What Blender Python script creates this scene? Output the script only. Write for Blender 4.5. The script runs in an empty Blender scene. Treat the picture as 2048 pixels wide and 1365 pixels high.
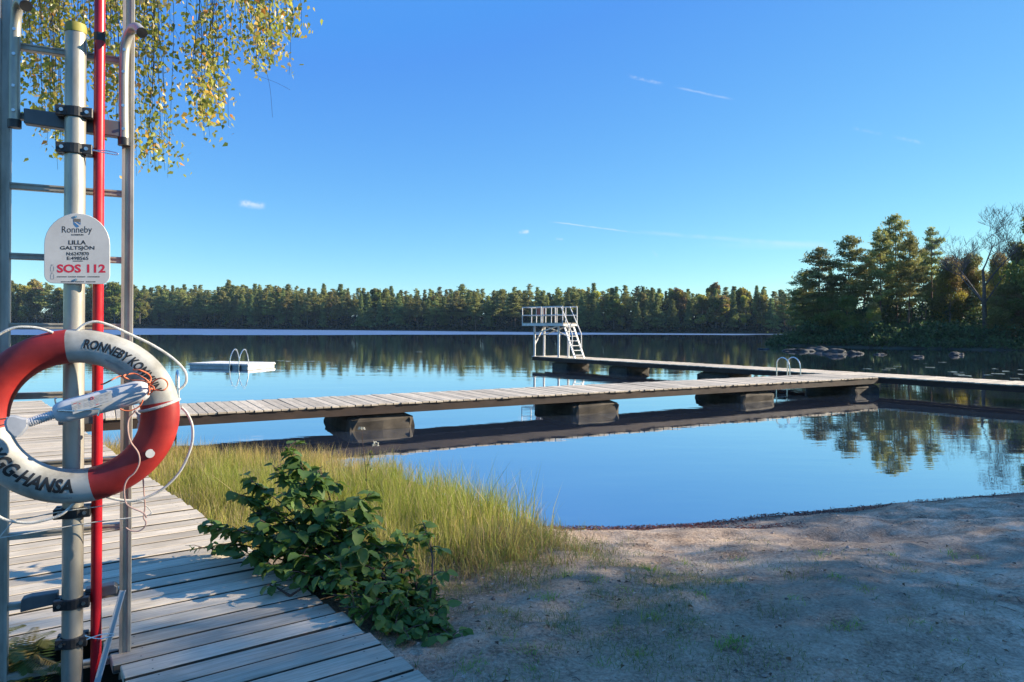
import bpy, bmesh, math, random
import numpy as np
from mathutils import Vector, Matrix, Quaternion

R = math.radians
random.seed(7)
scene = bpy.context.scene
COL = scene.collection

# ------------------------------------------------------------------ camera
F = 1400.0                      # focal length in photograph pixels (2048 wide)
HC = 2.0                        # eye height above the lake
HOR = 652.0
ROLL = R(0.35)
SUN_EL, SUN_AZ = R(23), R(12)   # azimuth measured from +X towards +Y
cam_d = bpy.data.cameras.new('camera')
cam = bpy.data.objects.new('camera', cam_d)
COL.objects.link(cam)
cam_d.sensor_width = 36
cam_d.lens = F / 2048 * 36
cam_d.shift_y = -(682.5 - HOR) / 2048
cam_d.clip_start = 0.05
cam_d.clip_end = 3000
CM = Matrix.Rotation(R(90), 4, 'X') @ Matrix.Rotation(ROLL, 4, 'Z')
cam.matrix_world = Matrix.Translation((0, 0, HC)) @ CM
scene.camera = cam
CR = CM.to_3x3()

# ------------------------------------------------------------------ world, sun, exposure
SUN = Vector((math.cos(SUN_EL) * math.cos(SUN_AZ), math.cos(SUN_EL) * math.sin(SUN_AZ), math.sin(SUN_EL)))
world = bpy.data.worlds.new('World')
scene.world = world
world.use_nodes = True
SKY_STRENGTH = 0.10
EXPOSURE = 1.4
sd = bpy.data.lights.new('sun', 'SUN')
sd.energy = 4.4
sd.angle = R(0.53)
sd.color = (1.0, 0.87, 0.66)
so = bpy.data.objects.new('sun', sd)
so.rotation_mode = 'QUATERNION'
so.rotation_quaternion = SUN.to_track_quat('Z', 'Y')
so.location = SUN * 100
COL.objects.link(so)
vs = scene.view_settings
scene.display_settings.display_device = 'sRGB'
vs.view_transform = 'Standard'
vs.look = 'None'
vs.gamma = 1
vs.use_curve_mapping = False
vs.exposure = EXPOSURE
cy = scene.cycles
cy.use_denoising = True
cy.max_bounces = 8
cy.transparent_max_bounces = 8
cy.caustics_reflective = False
cy.caustics_refractive = False
cy.sample_clamp_indirect = 6


def ray(x, y):
    return CR @ Vector(((x - 1024) / F, -(y - HOR) / F, -1.0))


def P(x, y, z=0.0):
    """world point seen at photograph pixel (x, y) on the level z"""
    d = ray(x, y)
    k = (z - HC) / d.z
    return Vector((d.x * k, d.y * k, z))


def PD(x, y, Y):
    """world point seen at pixel (x, y) at distance Y"""
    d = ray(x, y)
    k = Y / d.y
    return Vector((d.x * k, Y, HC + d.z * k))


# ------------------------------------------------------------------ node helpers
def ramp(nt, fac, stops, interp='LINEAR'):
    n = nt.nodes.new('ShaderNodeValToRGB')
    n.color_ramp.interpolation = interp
    els = n.color_ramp.elements
    while len(els) > 1:
        els.remove(els[-1])
    els[0].position, els[0].color = stops[0][0], (*stops[0][1], 1)
    for p, c in stops[1:]:
        e = els.new(p)
        e.color = (*c, 1)
    nt.links.new(fac, n.inputs[0])
    return n.outputs[0]


def mth(nt, op, a, b=None, clamp=False):
    n = nt.nodes.new('ShaderNodeMath')
    n.operation = op
    n.use_clamp = clamp
    for i, v in enumerate((a, b)):
        if v is None:
            continue
        if isinstance(v, (int, float)):
            n.inputs[i].default_value = v
        else:
            nt.links.new(v, n.inputs[i])
    return n.outputs[0]


def mix(nt, fac, a, b, blend='MIX'):
    n = nt.nodes.new('ShaderNodeMix')
    n.data_type = 'RGBA'
    n.blend_type = blend
    n.clamp_factor = True
    for s, v in ((n.inputs[0], fac), (n.inputs[6], a), (n.inputs[7], b)):
        if isinstance(v, (int, float)):
            s.default_value = v
        elif isinstance(v, tuple):
            s.default_value = (*v, 1) if len(v) == 3 else v
        else:
            nt.links.new(v, s)
    return n.outputs[2]


def noise(nt, vec, scale, detail=4, rough=0.55, dist=0.0):
    n = nt.nodes.new('ShaderNodeTexNoise')
    n.inputs['Scale'].default_value = scale
    n.inputs['Detail'].default_value = detail
    n.inputs['Roughness'].default_value = rough
    n.inputs['Distortion'].default_value = dist
    if vec is not None:
        nt.links.new(vec, n.inputs['Vector'])
    return n.outputs['Fac']


def mapping(nt, vec, scale=(1, 1, 1), rot=(0, 0, 0), loc=(0, 0, 0)):
    n = nt.nodes.new('ShaderNodeMapping')
    n.inputs['Scale'].default_value = scale
    n.inputs['Rotation'].default_value = rot
    n.inputs['Location'].default_value = loc
    nt.links.new(vec, n.inputs['Vector'])
    return n.outputs[0]


def coords(nt, kind='Object'):
    return nt.nodes.new('ShaderNodeTexCoord').outputs[kind]


def bump(nt, height, strength, dist=0.01):
    n = nt.nodes.new('ShaderNodeBump')
    n.inputs['Strength'].default_value = strength
    n.inputs['Distance'].default_value = dist
    nt.links.new(height, n.inputs['Height'])
    return n.outputs[0]


def new_mat(name):
    m = bpy.data.materials.new(name)
    m.use_nodes = True
    nt = m.node_tree
    b = nt.nodes['Principled BSDF']
    return m, nt, b


def lk(nt, a, b):
    nt.links.new(a, b)


def worn(name, c1, c2, rough=0.6, scale=6, metal=0.0, bmp=0.0, bscale=60, stops=(0.35, 0.7), stretch=(1, 1, 1), spec=0.5):
    m, nt, b = new_mat(name)
    v = mapping(nt, coords(nt), stretch)
    f = noise(nt, v, scale, 6, 0.6)
    c = ramp(nt, f, [(stops[0], c1), (stops[1], c2)])
    lk(nt, c, b.inputs['Base Color'])
    b.inputs['Metallic'].default_value = metal
    b.inputs['Specular IOR Level'].default_value = spec
    rf = mth(nt, 'ADD', mth(nt, 'MULTIPLY', noise(nt, v, scale * 3), 0.25), rough - 0.12)
    lk(nt, rf, b.inputs['Roughness'])
    if bmp:
        lk(nt, bump(nt, noise(nt, v, bscale, 4), bmp, 0.005), b.inputs['Normal'])
    return m


# ------------------------------------------------------------------ sky
def build_sky():
    nt = world.node_tree
    bg = nt.nodes['Background']
    st = nt.nodes.new('ShaderNodeTexSky')
    st.sky_type = 'NISHITA'
    st.sun_disc = False
    st.sun_elevation = SUN_EL
    st.sun_rotation = R(90) - SUN_AZ
    st.altitude = 100
    st.air_density = 0.6
    st.dust_density = 0.0
    st.ozone_density = 5.0
    # the deep saturated blue of a phone camera: one tone curve per channel
    sp = nt.nodes.new('ShaderNodeSeparateColor')
    lk(nt, st.outputs[0], sp.inputs[0])
    cb = nt.nodes.new('ShaderNodeCombineColor')
    for i, (k, g, lo) in enumerate(((2.0, 1.1, 0.075), (1.58, 0.8, 0.29), (1.0, 0.2, 0.78))):
        v = mth(nt, 'POWER', mth(nt, 'MULTIPLY', sp.outputs[i], SKY_STRENGTH), g)
        lk(nt, mth(nt, 'MULTIPLY', mth(nt, 'MAXIMUM', mth(nt, 'MULTIPLY', v, k), lo), 1 / SKY_STRENGTH / 2.25), cb.inputs[i])
    col = cb.outputs[0]
    gen = nt.nodes.new('ShaderNodeTexCoord').outputs['Generated']

    def dot(vec):
        n = nt.nodes.new('ShaderNodeVectorMath')
        n.operation = 'DOT_PRODUCT'
        lk(nt, gen, n.inputs[0])
        n.inputs[1].default_value = vec
        return n.outputs['Value']

    def mrange(v, a, b, c, d):
        n = nt.nodes.new('ShaderNodeMapRange')
        n.interpolation_type = 'SMOOTHSTEP'
        for i, q in enumerate((a, b, c, d)):
            n.inputs[i + 1].default_value = q
        lk(nt, v, n.inputs[0])
        return n.outputs[0]

    # small clouds and vapour trails high in the sky: (x0, y0, x1, y1, half width, opacity, noise scale)
    streaks = [(1254, 152, 1330, 170, 4.5, 0.30, 160), (1345, 174, 1472, 201, 3.0, 0.32, 60),
               (1086, 442, 1290, 468, 2.2, 0.50, 30), (1240, 462, 1660, 494, 6.0, 0.20, 20),
               (1700, 256, 1770, 270, 4.0, 0.14, 120), (1780, 272, 1856, 290, 4.0, 0.20, 130),
               (474, 407, 534, 414, 9.0, 0.75, 110), (1036, 464, 1060, 465, 5.5, 0.75, 120),
               (1110, 478, 1128, 480, 3.5, 0.3, 120), (1305, 500, 1316, 515, 4, 0.22, 120),
               (1380, 488, 2048, 500, 11.0, 0.22, 14)]
    for x0, y0, x1, y1, w, op, ns in streaks:
        a, b = ray(x0, y0).normalized(), ray(x1, y1).normalized()
        n = a.cross(b).normalized()
        u = (b - a).normalized()
        ra, rb = a.dot(u), b.dot(u)
        wd = w / F
        nz = noise(nt, gen, ns, 4, 0.6)
        across = mth(nt, 'ABSOLUTE', mth(nt, 'ADD', dot(n), mth(nt, 'MULTIPLY', mth(nt, 'SUBTRACT', nz, 0.5), wd * 1.6)))
        m1 = mrange(across, 0.0, wd, 1, 0)
        e = (rb - ra) * 0.25
        du = dot(u)
        m2 = mth(nt, 'MULTIPLY', mrange(du, ra, ra + e, 0, 1), mrange(du, rb - e, rb, 1, 0))
        front = mth(nt, 'GREATER_THAN', dot((a + b).normalized()), 0.5)
        m3 = mth(nt, 'MULTIPLY', mth(nt, 'MULTIPLY', m1, m2), mth(nt, 'MULTIPLY', front, mrange(nz, 0.34, 0.6, 0.15, 1)))
        col = mix(nt, mth(nt, 'MULTIPLY', m3, op * 0.62), col, (4.0, 4.05, 4.1))
    lk(nt, col, bg.inputs['Color'])
    bg.inputs['Strength'].default_value = SKY_STRENGTH


build_sky()


# ------------------------------------------------------------------ mesh helpers
class MB:
    def __init__(self):
        self.v, self.f = [], []

    def add(self, vs_, fs):
        o = len(self.v)
        self.v += [tuple(p) for p in vs_]
        self.f += [tuple(i + o for i in q) for q in fs]

    def box(self, c, size, rot=None):
        hx, hy, hz = size[0] / 2, size[1] / 2, size[2] / 2
        c = Vector(c)
        vs_ = []
        for x in (-hx, hx):
            for y in (-hy, hy):
                for z in (-hz, hz):
                    p = Vector((x, y, z))
                    if rot is not None:
                        p = rot @ p
                    vs_.append(c + p)
        self.add(vs_, [(0, 1, 3, 2), (4, 6, 7, 5), (0, 4, 5, 1), (2, 3, 7, 6), (0, 2, 6, 4), (1, 5, 7, 3)])

    def bar(self, a, b, w, h, up=(0, 0, 1)):
        a, b = Vector(a), Vector(b)
        z = (b - a)
        L = z.length
        z.normalize()
        x = Vector(up).cross(z)
        if x.length < 1e-4:
            x = Vector((1, 0, 0))
        x.normalize()
        y = z.cross(x)
        rot = Matrix((x, y, z)).transposed()
        self.box((a + b) / 2, (w, h, L), rot)

    def tube(self, pts, r, n=8, cap=True, flat=1.0):
        pts = [Vector(p) for p in pts]
        rs = r if isinstance(r, (list, tuple)) else [r] * len(pts)
        rings = []
        prev = None
        for i, p in enumerate(pts):
            d = (pts[min(i + 1, len(pts) - 1)] - pts[max(i - 1, 0)])
            if d.length < 1e-9:
                d = Vector((0, 0, 1))
            d.normalize()
            if prev is None:
                x = d.orthogonal().normalized()
            else:
                x = (prev - d * prev.dot(d))
                x = x.normalized() if x.length > 1e-6 else d.orthogonal().normalized()
            prev = x
            y = d.cross(x)
            rings.append([p + x * math.cos(2 * math.pi * k / n) * rs[i] + y * math.sin(2 * math.pi * k / n) * rs[i] * flat for k in range(n)])
        vs_ = [q for r_ in rings for q in r_]
        fs = []
        for i in range(len(rings) - 1):
            for k in range(n):
                k2 = (k + 1) % n
                fs.append((i * n + k, i * n + k2, (i + 1) * n + k2, (i + 1) * n + k))
        if cap:
            fs.append(tuple(range(n - 1, -1, -1)))
            m = (len(rings) - 1) * n
            fs.append(tuple(m + k for k in range(n)))
        self.add(vs_, fs)

    def mesh(self, name, mat=None, smooth=False, bevel=0.0, seg=1):
        me = bpy.data.meshes.new(name)
        me.from_pydata(self.v, [], self.f)
        if bevel:
            bm = bmesh.new()
            bm.from_mesh(me)
            bmesh.ops.recalc_face_normals(bm, faces=bm.faces)
            bmesh.ops.bevel(bm, geom=[e for e in bm.edges if e.calc_face_angle(0) > 0.6], offset=bevel, segments=seg, affect='EDGES', clamp_overlap=True)
            bm.to_mesh(me)
            bm.free()
        if smooth:
            me.polygons.foreach_set('use_smooth', [True] * len(me.polygons))
            try:
                me.set_sharp_from_angle(angle=R(40))
            except Exception:
                pass
        if mat:
            me.materials.append(mat)
        me.update()
        return me

    def build(self, name, mat, parent=None, smooth=False, bevel=0.0, seg=1):
        return link(name, self.mesh(name, mat, smooth, bevel, seg), parent)


def link(name, data, parent=None, loc=None):
    o = bpy.data.objects.new(name, data)
    COL.objects.link(o)
    if parent is not None:
        o.parent = parent
        # children are modelled in world space unless loc says otherwise
        if loc is None:
            o.matrix_parent_inverse = parent_world(parent).inverted()
    if loc is not None:
        o.location = loc
    return o


def parent_world(o):
    m = Matrix.LocRotScale(o.location, o.rotation_euler, o.scale)
    if o.parent is not None:
        m = parent_world(o.parent) @ o.matrix_parent_inverse @ m
    return m


def tag(o, label=None, cat=None, group=None, kind=None):
    if label:
        o['label'] = label
    if cat:
        o['category'] = cat
    if group:
        o['group'] = group
    if kind:
        o['kind'] = kind
    return o


def thing(name, label, cat, loc=(0, 0, 0), rz=0, group=None):
    o = bpy.data.objects.new(name, None)
    o.empty_display_size = 0.2
    COL.objects.link(o)
    o.location = loc
    o.rotation_euler = (0, 0, rz)
    return tag(o, label, cat, group)


def copy_thing(src, loc, rz, sc, label=None, group=None):
    r = src.copy()
    COL.objects.link(r)
    r.location, r.rotation_euler, r.scale = loc, (0, 0, rz), sc
    if label:
        r['label'] = label
    if group:
        r['group'] = group
    for ch in list(src.children):
        c = ch.copy()
        COL.objects.link(c)
        c.parent = r
        for g in ch.children:
            d = g.copy()
            COL.objects.link(d)
            d.parent = c
    return r


def np_mesh(name, verts, faces, mat=None, colors=None, smooth=False):
    verts = np.asarray(verts, dtype=np.float32)
    faces = np.asarray(faces, dtype=np.int32)
    me = bpy.data.meshes.new(name)
    k = faces.shape[1]
    me.vertices.add(len(verts))
    me.vertices.foreach_set('co', verts.ravel())
    me.loops.add(faces.size)
    me.loops.foreach_set('vertex_index', faces.ravel())
    me.polygons.add(len(faces))
    me.polygons.foreach_set('loop_start', np.arange(0, faces.size, k, dtype=np.int32))
    me.polygons.foreach_set('loop_total', np.full(len(faces), k, dtype=np.int32))
    if colors is not None:
        at = me.color_attributes.new('Col', 'FLOAT_COLOR', 'POINT')
        c4 = np.ones((len(verts), 4), dtype=np.float32)
        c4[:, :3] = colors
        at.data.foreach_set('color', c4.ravel())
    me.update(calc_edges=True)
    me.polygons.foreach_set('use_smooth', np.full(len(faces), smooth))
    if mat:
        me.materials.append(mat)
    me.validate()
    return me


def smooth_path(pts, n=6):
    """Catmull-Rom through points"""
    pts = [Vector(p) for p in pts]
    out = []
    for i in range(len(pts) - 1):
        p0, p1, p2, p3 = pts[max(i - 1, 0)], pts[i], pts[i + 1], pts[min(i + 2, len(pts) - 1)]
        for k in range(n):
            t = k / n
            out.append(0.5 * ((2 * p1) + (p2 - p0) * t + (2 * p0 - 5 * p1 + 4 * p2 - p3) * t * t + (3 * p1 - p0 - 3 * p2 + p3) * t ** 3))
    out.append(pts[-1])
    return out


def vnoise(x, y, seed=0):
    """cheap smooth value noise in numpy"""
    x, y = np.asarray(x, float), np.asarray(y, float)
    xi, yi = np.floor(x).astype(int), np.floor(y).astype(int)
    fx, fy = x - xi, y - yi
    fx, fy = fx * fx * (3 - 2 * fx), fy * fy * (3 - 2 * fy)

    def h(i, j):
        n = (i * 374761393 + j * 668265263 + seed * 1442695041) & 0x7fffffff
        n = ((n ^ (n >> 13)) * 1274126177) & 0x7fffffff
        return ((n ^ (n >> 16)) & 0xffff) / 65535.0
    return (h(xi, yi) * (1 - fx) + h(xi + 1, yi) * fx) * (1 - fy) + (h(xi, yi + 1) * (1 - fx) + h(xi + 1, yi + 1) * fx) * fy


# ------------------------------------------------------------------ materials
def mat_foliage(name, trans=0.3, rough=0.6, var=0.25, gloss=0.2):
    m, nt, b = new_mat(name)
    at = nt.nodes.new('ShaderNodeAttribute')
    at.attribute_name = 'Col'
    oi = nt.nodes.new('ShaderNodeObjectInfo')
    hs = nt.nodes.new('ShaderNodeHueSaturation')
    lk(nt, at.outputs['Color'], hs.inputs['Color'])
    lk(nt, mth(nt, 'ADD', mth(nt, 'MULTIPLY', oi.outputs['Random'], 0.05), 0.475), hs.inputs['Hue'])
    lk(nt, mth(nt, 'ADD', mth(nt, 'MULTIPLY', oi.outputs['Random'], var * 2), 1 - var), hs.inputs['Value'])
    lk(nt, hs.outputs[0], b.inputs['Base Color'])
    b.inputs['Roughness'].default_value = rough
    b.inputs['Specular IOR Level'].default_value = gloss
    tr = nt.nodes.new('ShaderNodeBsdfTranslucent')
    lk(nt, hs.outputs[0], tr.inputs['Color'])
    mx = nt.nodes.new('ShaderNodeMixShader')
    mx.inputs[0].default_value = trans
    lk(nt, b.outputs[0], mx.inputs[1])
    lk(nt, tr.outputs[0], mx.inputs[2])
    lk(nt, mx.outputs[0], nt.nodes['Material Output'].inputs['Surface'])
    return m


M = {}
M['needles'] = mat_foliage('needles', 0.4, 0.7)
M['leafage'] = mat_foliage('leafage', 0.42, 0.55)
M['birch_leaf'] = mat_foliage('birch_leaf', 0.55, 0.35, 0.0, 0.5)
M['grass'] = mat_foliage('grass', 0.45, 0.5, 0.0, 0.3)
M['bark_pine'] = worn('bark_pine', (0.09, 0.055, 0.04), (0.26, 0.14, 0.085), 0.9, 3, bmp=0.6, bscale=12, stretch=(1, 1, 0.3))
M['bark_birch'] = worn('bark_birch', (0.10, 0.09, 0.08), (0.42, 0.40, 0.36), 0.8, 3, stretch=(1, 1, 2.5))
M['bark_grey'] = worn('bark_grey', (0.07, 0.06, 0.055), (0.17, 0.15, 0.14), 0.9, 4)
M['twig'] = worn('twig', (0.06, 0.03, 0.02), (0.12, 0.07, 0.05), 0.7, 8)
M['alu'] = worn('aluminium', (0.30, 0.27, 0.22), (0.54, 0.50, 0.43), 0.48, 9, metal=0.25, bmp=0.1, bscale=120, stretch=(1, 1, 0.35))
M['alu_pole'] = worn('pole_metal', (0.33, 0.30, 0.245), (0.58, 0.55, 0.49), 0.4, 5, metal=0.5, bmp=0.08, bscale=90, stretch=(1, 1, 0.4))
M['plate'] = worn('grey_plate', (0.10, 0.105, 0.11), (0.17, 0.17, 0.175), 0.5, 6, metal=0.3)
M['black'] = worn('black_plastic', (0.012, 0.012, 0.014), (0.035, 0.035, 0.036), 0.45, 14, bmp=0.1)
M['red_paint'] = worn('red_paint', (0.42, 0.008, 0.016), (0.56, 0.014, 0.026), 0.32, 6)
M['cap'] = worn('yellow_green_cap', (0.23, 0.2, 0.03), (0.34, 0.3, 0.06), 0.6, 12)
M['ring_red'] = worn('ring_red', (0.30, 0.016, 0.015), (0.50, 0.036, 0.025), 0.55, 7, bmp=0.05, bscale=30)
M['ring_white'] = worn('ring_white', (0.20, 0.188, 0.155), (0.50, 0.49, 0.45), 0.6, 7, bmp=0.05, bscale=30, stops=(0.28, 0.62))
M['rope_white'] = worn('rope_white', (0.5, 0.48, 0.42), (0.72, 0.70, 0.66), 0.7, 30, bmp=0.4, bscale=220)
M['cord_pink'] = worn('cord_pink', (0.42, 0.26, 0.22), (0.56, 0.38, 0.33), 0.7, 30)
M['cord_orange'] = worn('cord_orange', (0.62, 0.13, 0.05), (0.72, 0.20, 0.09), 0.6, 30)
M['plastic_white'] = worn('white_plastic', (0.44, 0.45, 0.47), (0.60, 0.60, 0.62), 0.38, 10, stops=(0.25, 0.5))
M['sign_white'] = worn('sign_white', (0.46, 0.46, 0.46), (0.58, 0.58, 0.58), 0.4, 5)
M['ink_black'] = worn('ink_black', (0.012, 0.012, 0.013), (0.03, 0.03, 0.03), 0.5, 20)
M['ink_red'] = worn('ink_red', (0.50, 0.02, 0.05), (0.56, 0.03, 0.06), 0.5, 20)
M['ink_blue'] = worn('ink_blue', (0.04, 0.14, 0.34), (0.06, 0.2, 0.42), 0.5, 20)
M['ink_brown'] = worn('ink_brown', (0.12, 0.11, 0.10), (0.2, 0.17, 0.13), 0.5, 20)
M['ink_grey'] = worn('ink_grey', (0.30, 0.30, 0.31), (0.36, 0.36, 0.37), 0.5, 20)
M['steel'] = worn('stainless_steel', (0.55, 0.55, 0.54), (0.72, 0.71, 0.69), 0.28, 10, metal=1.0)
M['white_paint'] = worn('white_painted_steel', (0.60, 0.58, 0.55), (0.78, 0.77, 0.75), 0.5, 5)
M['panel_red'] = worn('panel_red', (0.17, 0.055, 0.045), (0.24, 0.08, 0.065), 0.6, 6)
M['concrete'] = worn('concrete', (0.024, 0.019, 0.014), (0.12, 0.098, 0.074), 0.9, 2.2, bmp=0.7, bscale=14, stops=(0.3, 0.75))
M['beam'] = worn('dark_beam', (0.018, 0.011, 0.008), (0.055, 0.032, 0.021), 0.8, 4, bmp=0.3, bscale=30, stretch=(0.3, 0.3, 1))
M['rock'] = worn('rock', (0.014, 0.016, 0.018), (0.07, 0.073, 0.075), 0.85, 1.2, bmp=0.6, bscale=7)
M['raft_side'] = worn('raft_side', (0.50, 0.49, 0.46), (0.70, 0.69, 0.65), 0.6, 3)
M['lily'] = worn('lily_pad', (0.16, 0.2, 0.10), (0.40, 0.42, 0.34), 0.35, 6)


def mat_wood():
    m, nt, b = new_mat('weathered_wood')
    oi = nt.nodes.new('ShaderNodeObjectInfo')
    co = coords(nt)
    off = nt.nodes.new('ShaderNodeVectorMath')
    off.operation = 'ADD'
    cb = nt.nodes.new('ShaderNodeCombineXYZ')
    lk(nt, mth(nt, 'MULTIPLY', oi.outputs['Random'], 37.0), cb.inputs[0])
    lk(nt, mth(nt, 'MULTIPLY', oi.outputs['Random'], 91.0), cb.inputs[1])
    lk(nt, co, off.inputs[0])
    lk(nt, cb.outputs[0], off.inputs[1])
    v = off.outputs[0]
    grain = noise(nt, mapping(nt, v, (1.2, 22, 22)), 3.0, 6, 0.65, 0.6)
    fine = noise(nt, mapping(nt, v, (2.5, 120, 120)), 2.0, 4, 0.7)
    blot = noise(nt, v, 2.6, 4, 0.6)
    g = mth(nt, 'ADD', mth(nt, 'MULTIPLY', grain, 0.6), mth(nt, 'MULTIPLY', fine, 0.4))
    c = ramp(nt, g, [(0.28, (0.16, 0.125, 0.09)), (0.45, (0.50, 0.42, 0.32)), (0.62, (0.70, 0.60, 0.47))])
    c = mix(nt, mth(nt, 'MULTIPLY', ramp(nt, blot, [(0.42, (0, 0, 0)), (0.68, (1, 1, 1))]), 0.45), c, (0.30, 0.25, 0.18))
    tone = mth(nt, 'ADD', mth(nt, 'MULTIPLY', oi.outputs['Random'], 0.42), 0.76)
    hs = nt.nodes.new('ShaderNodeHueSaturation')
    lk(nt, c, hs.inputs['Color'])
    lk(nt, tone, hs.inputs['Value'])
    # dark knots and nail heads
    vo = nt.nodes.new('ShaderNodeTexVoronoi')
    vo.inputs['Scale'].default_value = 2.2
    lk(nt, mapping(nt, v, (1, 2.2, 1)), vo.inputs['Vector'])
    kn = ramp(nt, vo.outputs['Distance'], [(0.03, (1, 1, 1)), (0.06, (0, 0, 0))])
    c2 = mix(nt, mth(nt, 'MULTIPLY', kn, 0.75), hs.outputs[0], (0.07, 0.055, 0.045))
    lk(nt, c2, b.inputs['Base Color'])
    b.inputs['Roughness'].default_value = 0.72
    b.inputs['Specular IOR Level'].default_value = 0.35
    lk(nt, bump(nt, g, 0.55, 0.004), b.inputs['Normal'])
    return m


M['wood'] = mat_wood()
M['plank_edge'] = worn('shaded_plank_edge', (0.03, 0.025, 0.02), (0.09, 0.075, 0.055), 0.9, 8)  # shade of the gaps, with some dirt, put into the plank sides' colour
M['nail'] = worn('nail_head', (0.03, 0.028, 0.026), (0.08, 0.07, 0.06), 0.6, 30)


def mat_sand():
    m, nt, b = new_mat('sand')
    co = coords(nt)
    big = noise(nt, co, 0.55, 5, 0.6)
    mid = noise(nt, co, 3.2, 6, 0.65)
    grit = noise(nt, co, 46, 4, 0.75)
    vo = nt.nodes.new('ShaderNodeTexVoronoi')
    vo.inputs['Scale'].default_value = 55
    lk(nt, co, vo.inputs['Vector'])
    f = mth(nt, 'ADD', mth(nt, 'MULTIPLY', mid, 0.55), mth(nt, 'MULTIPLY', grit, 0.45))
    c = ramp(nt, f, [(0.38, (0.16, 0.105, 0.07)), (0.5, (0.47, 0.34, 0.24)), (0.62, (0.78, 0.60, 0.45))])
    c = mix(nt, ramp(nt, big, [(0.44, (0, 0, 0)), (0.60, (0.75, 0.75, 0.75))]), c, mix(nt, 0.6, c, (0.27, 0.205, 0.155)))
    # loose pale and dark grains
    peb = ramp(nt, vo.outputs['Distance'], [(0.10, (1, 1, 1)), (0.22, (0, 0, 0))])
    sel = nt.nodes.new('ShaderNodeSeparateColor')
    lk(nt, vo.outputs['Color'], sel.inputs[0])
    c = mix(nt, mth(nt, 'MULTIPLY', peb, mth(nt, 'GREATER_THAN', sel.outputs[0], 0.72)), c, (0.50, 0.45, 0.40))
    c = mix(nt, mth(nt, 'MULTIPLY', peb, mth(nt, 'LESS_THAN', sel.outputs[0], 0.2)), c, (0.10, 0.085, 0.075))
    # moss / soil near the grass and painted shade under the boardwalk, stored as a mask on the mesh
    at = nt.nodes.new('ShaderNodeAttribute')
    at.attribute_name = 'Col'
    sp = nt.nodes.new('ShaderNodeSeparateColor')
    lk(nt, at.outputs['Color'], sp.inputs[0])
    soil = mth(nt, 'MULTIPLY', sp.outputs[0], ramp(nt, mid, [(0.38, (0.25, 0.25, 0.25)), (0.58, (1, 1, 1))]))
    c = mix(nt, soil, c, mix(nt, grit, (0.055, 0.05, 0.028), (0.15, 0.125, 0.06)))
    # wet and rusty litter band along the waterline
    wet = mth(nt, 'MULTIPLY', sp.outputs[1], 0.85)
    c = mix(nt, wet, c, mix(nt, grit, (0.07, 0.035, 0.026), (0.22, 0.105, 0.07)))
    lk(nt, c, b.inputs['Base Color'])
    b.inputs['Roughness'].default_value = 0.92
    b.inputs['Specular IOR Level'].default_value = 0.2
    hgt = mth(nt, 'ADD', mth(nt, 'MULTIPLY', mid, 0.8), mth(nt, 'ADD', mth(nt, 'MULTIPLY', grit, 0.35), mth(nt, 'MULTIPLY', peb, 0.12)))
    lk(nt, bump(nt, hgt, 0.9, 0.045), b.inputs['Normal'])
    return m


M['sand'] = mat_sand()
M['soil'] = worn('forest_floor', (0.02, 0.022, 0.012), (0.06, 0.055, 0.028), 0.95, 0.6)


def mat_water():
    m, nt, b = new_mat('lake_water')
    out = nt.nodes['Material Output']
    geo = nt.nodes.new('ShaderNodeNewGeometry')
    pos = geo.outputs['Position']
    sep = nt.nodes.new('ShaderNodeSeparateXYZ')
    lk(nt, pos, sep.inputs[0])
    # wind ruffled water lies far out, calm water near the jetty
    wob = mth(nt, 'MULTIPLY', mth(nt, 'SUBTRACT', noise(nt, mapping(nt, pos, (0.02, 0.004, 1)), 1.0, 4), 0.5), 50)
    yy = mth(nt, 'ADD', mth(nt, 'ADD', sep.outputs[1], mth(nt, 'MULTIPLY', sep.outputs[0], -0.45)), wob)
    mr = nt.nodes.new('ShaderNodeMapRange')
    mr.interpolation_type = 'SMOOTHSTEP'
    mr.inputs[1].default_value, mr.inputs[2].default_value = 150, 168
    lk(nt, yy, mr.inputs[0])
    ruff = mr.outputs[0]
    w1 = noise(nt, mapping(nt, pos, (0.35, 0.9, 1)), 1.0, 3, 0.5)
    w2 = noise(nt, mapping(nt, pos, (2.2, 5.0, 1)), 1.0, 3, 0.55)
    hgt = mth(nt, 'ADD', mth(nt, 'MULTIPLY', w1, 1.0), mth(nt, 'MULTIPLY', w2, 0.16))
    bm_ = bump(nt, hgt, 0.10, 0.05)
    gl = nt.nodes.new('ShaderNodeBsdfGlossy')
    lk(nt, mix(nt, ruff, (0.93, 0.95, 0.98), (0.40, 0.64, 0.95)), gl.inputs['Color'])
    lk(nt, mth(nt, 'ADD', mth(nt, 'MULTIPLY', ruff, 0.48), 0.012), gl.inputs['Roughness'])
    lk(nt, bm_, gl.inputs['Normal'])
    df = nt.nodes.new('ShaderNodeBsdfDiffuse')
    df.inputs['Color'].default_value = (0.04, 0.06, 0.10, 1)
    fr = nt.nodes.new('ShaderNodeFresnel')
    fr.inputs['IOR'].default_value = 1.34
    fac = mth(nt, 'MULTIPLY', mth(nt, 'POWER', fr.outputs[0], 0.22), mth(nt, 'SUBTRACT', 1.0, mth(nt, 'MULTIPLY', ruff, 0.6)))
    mx = nt.nodes.new('ShaderNodeMixShader')
    lk(nt, fac, mx.inputs[0])
    lk(nt, df.outputs[0], mx.inputs[1])
    lk(nt, gl.outputs[0], mx.inputs[2])
    lk(nt, mx.outputs[0], out.inputs['Surface'])
    return m


M['water'] = mat_water()

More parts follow.
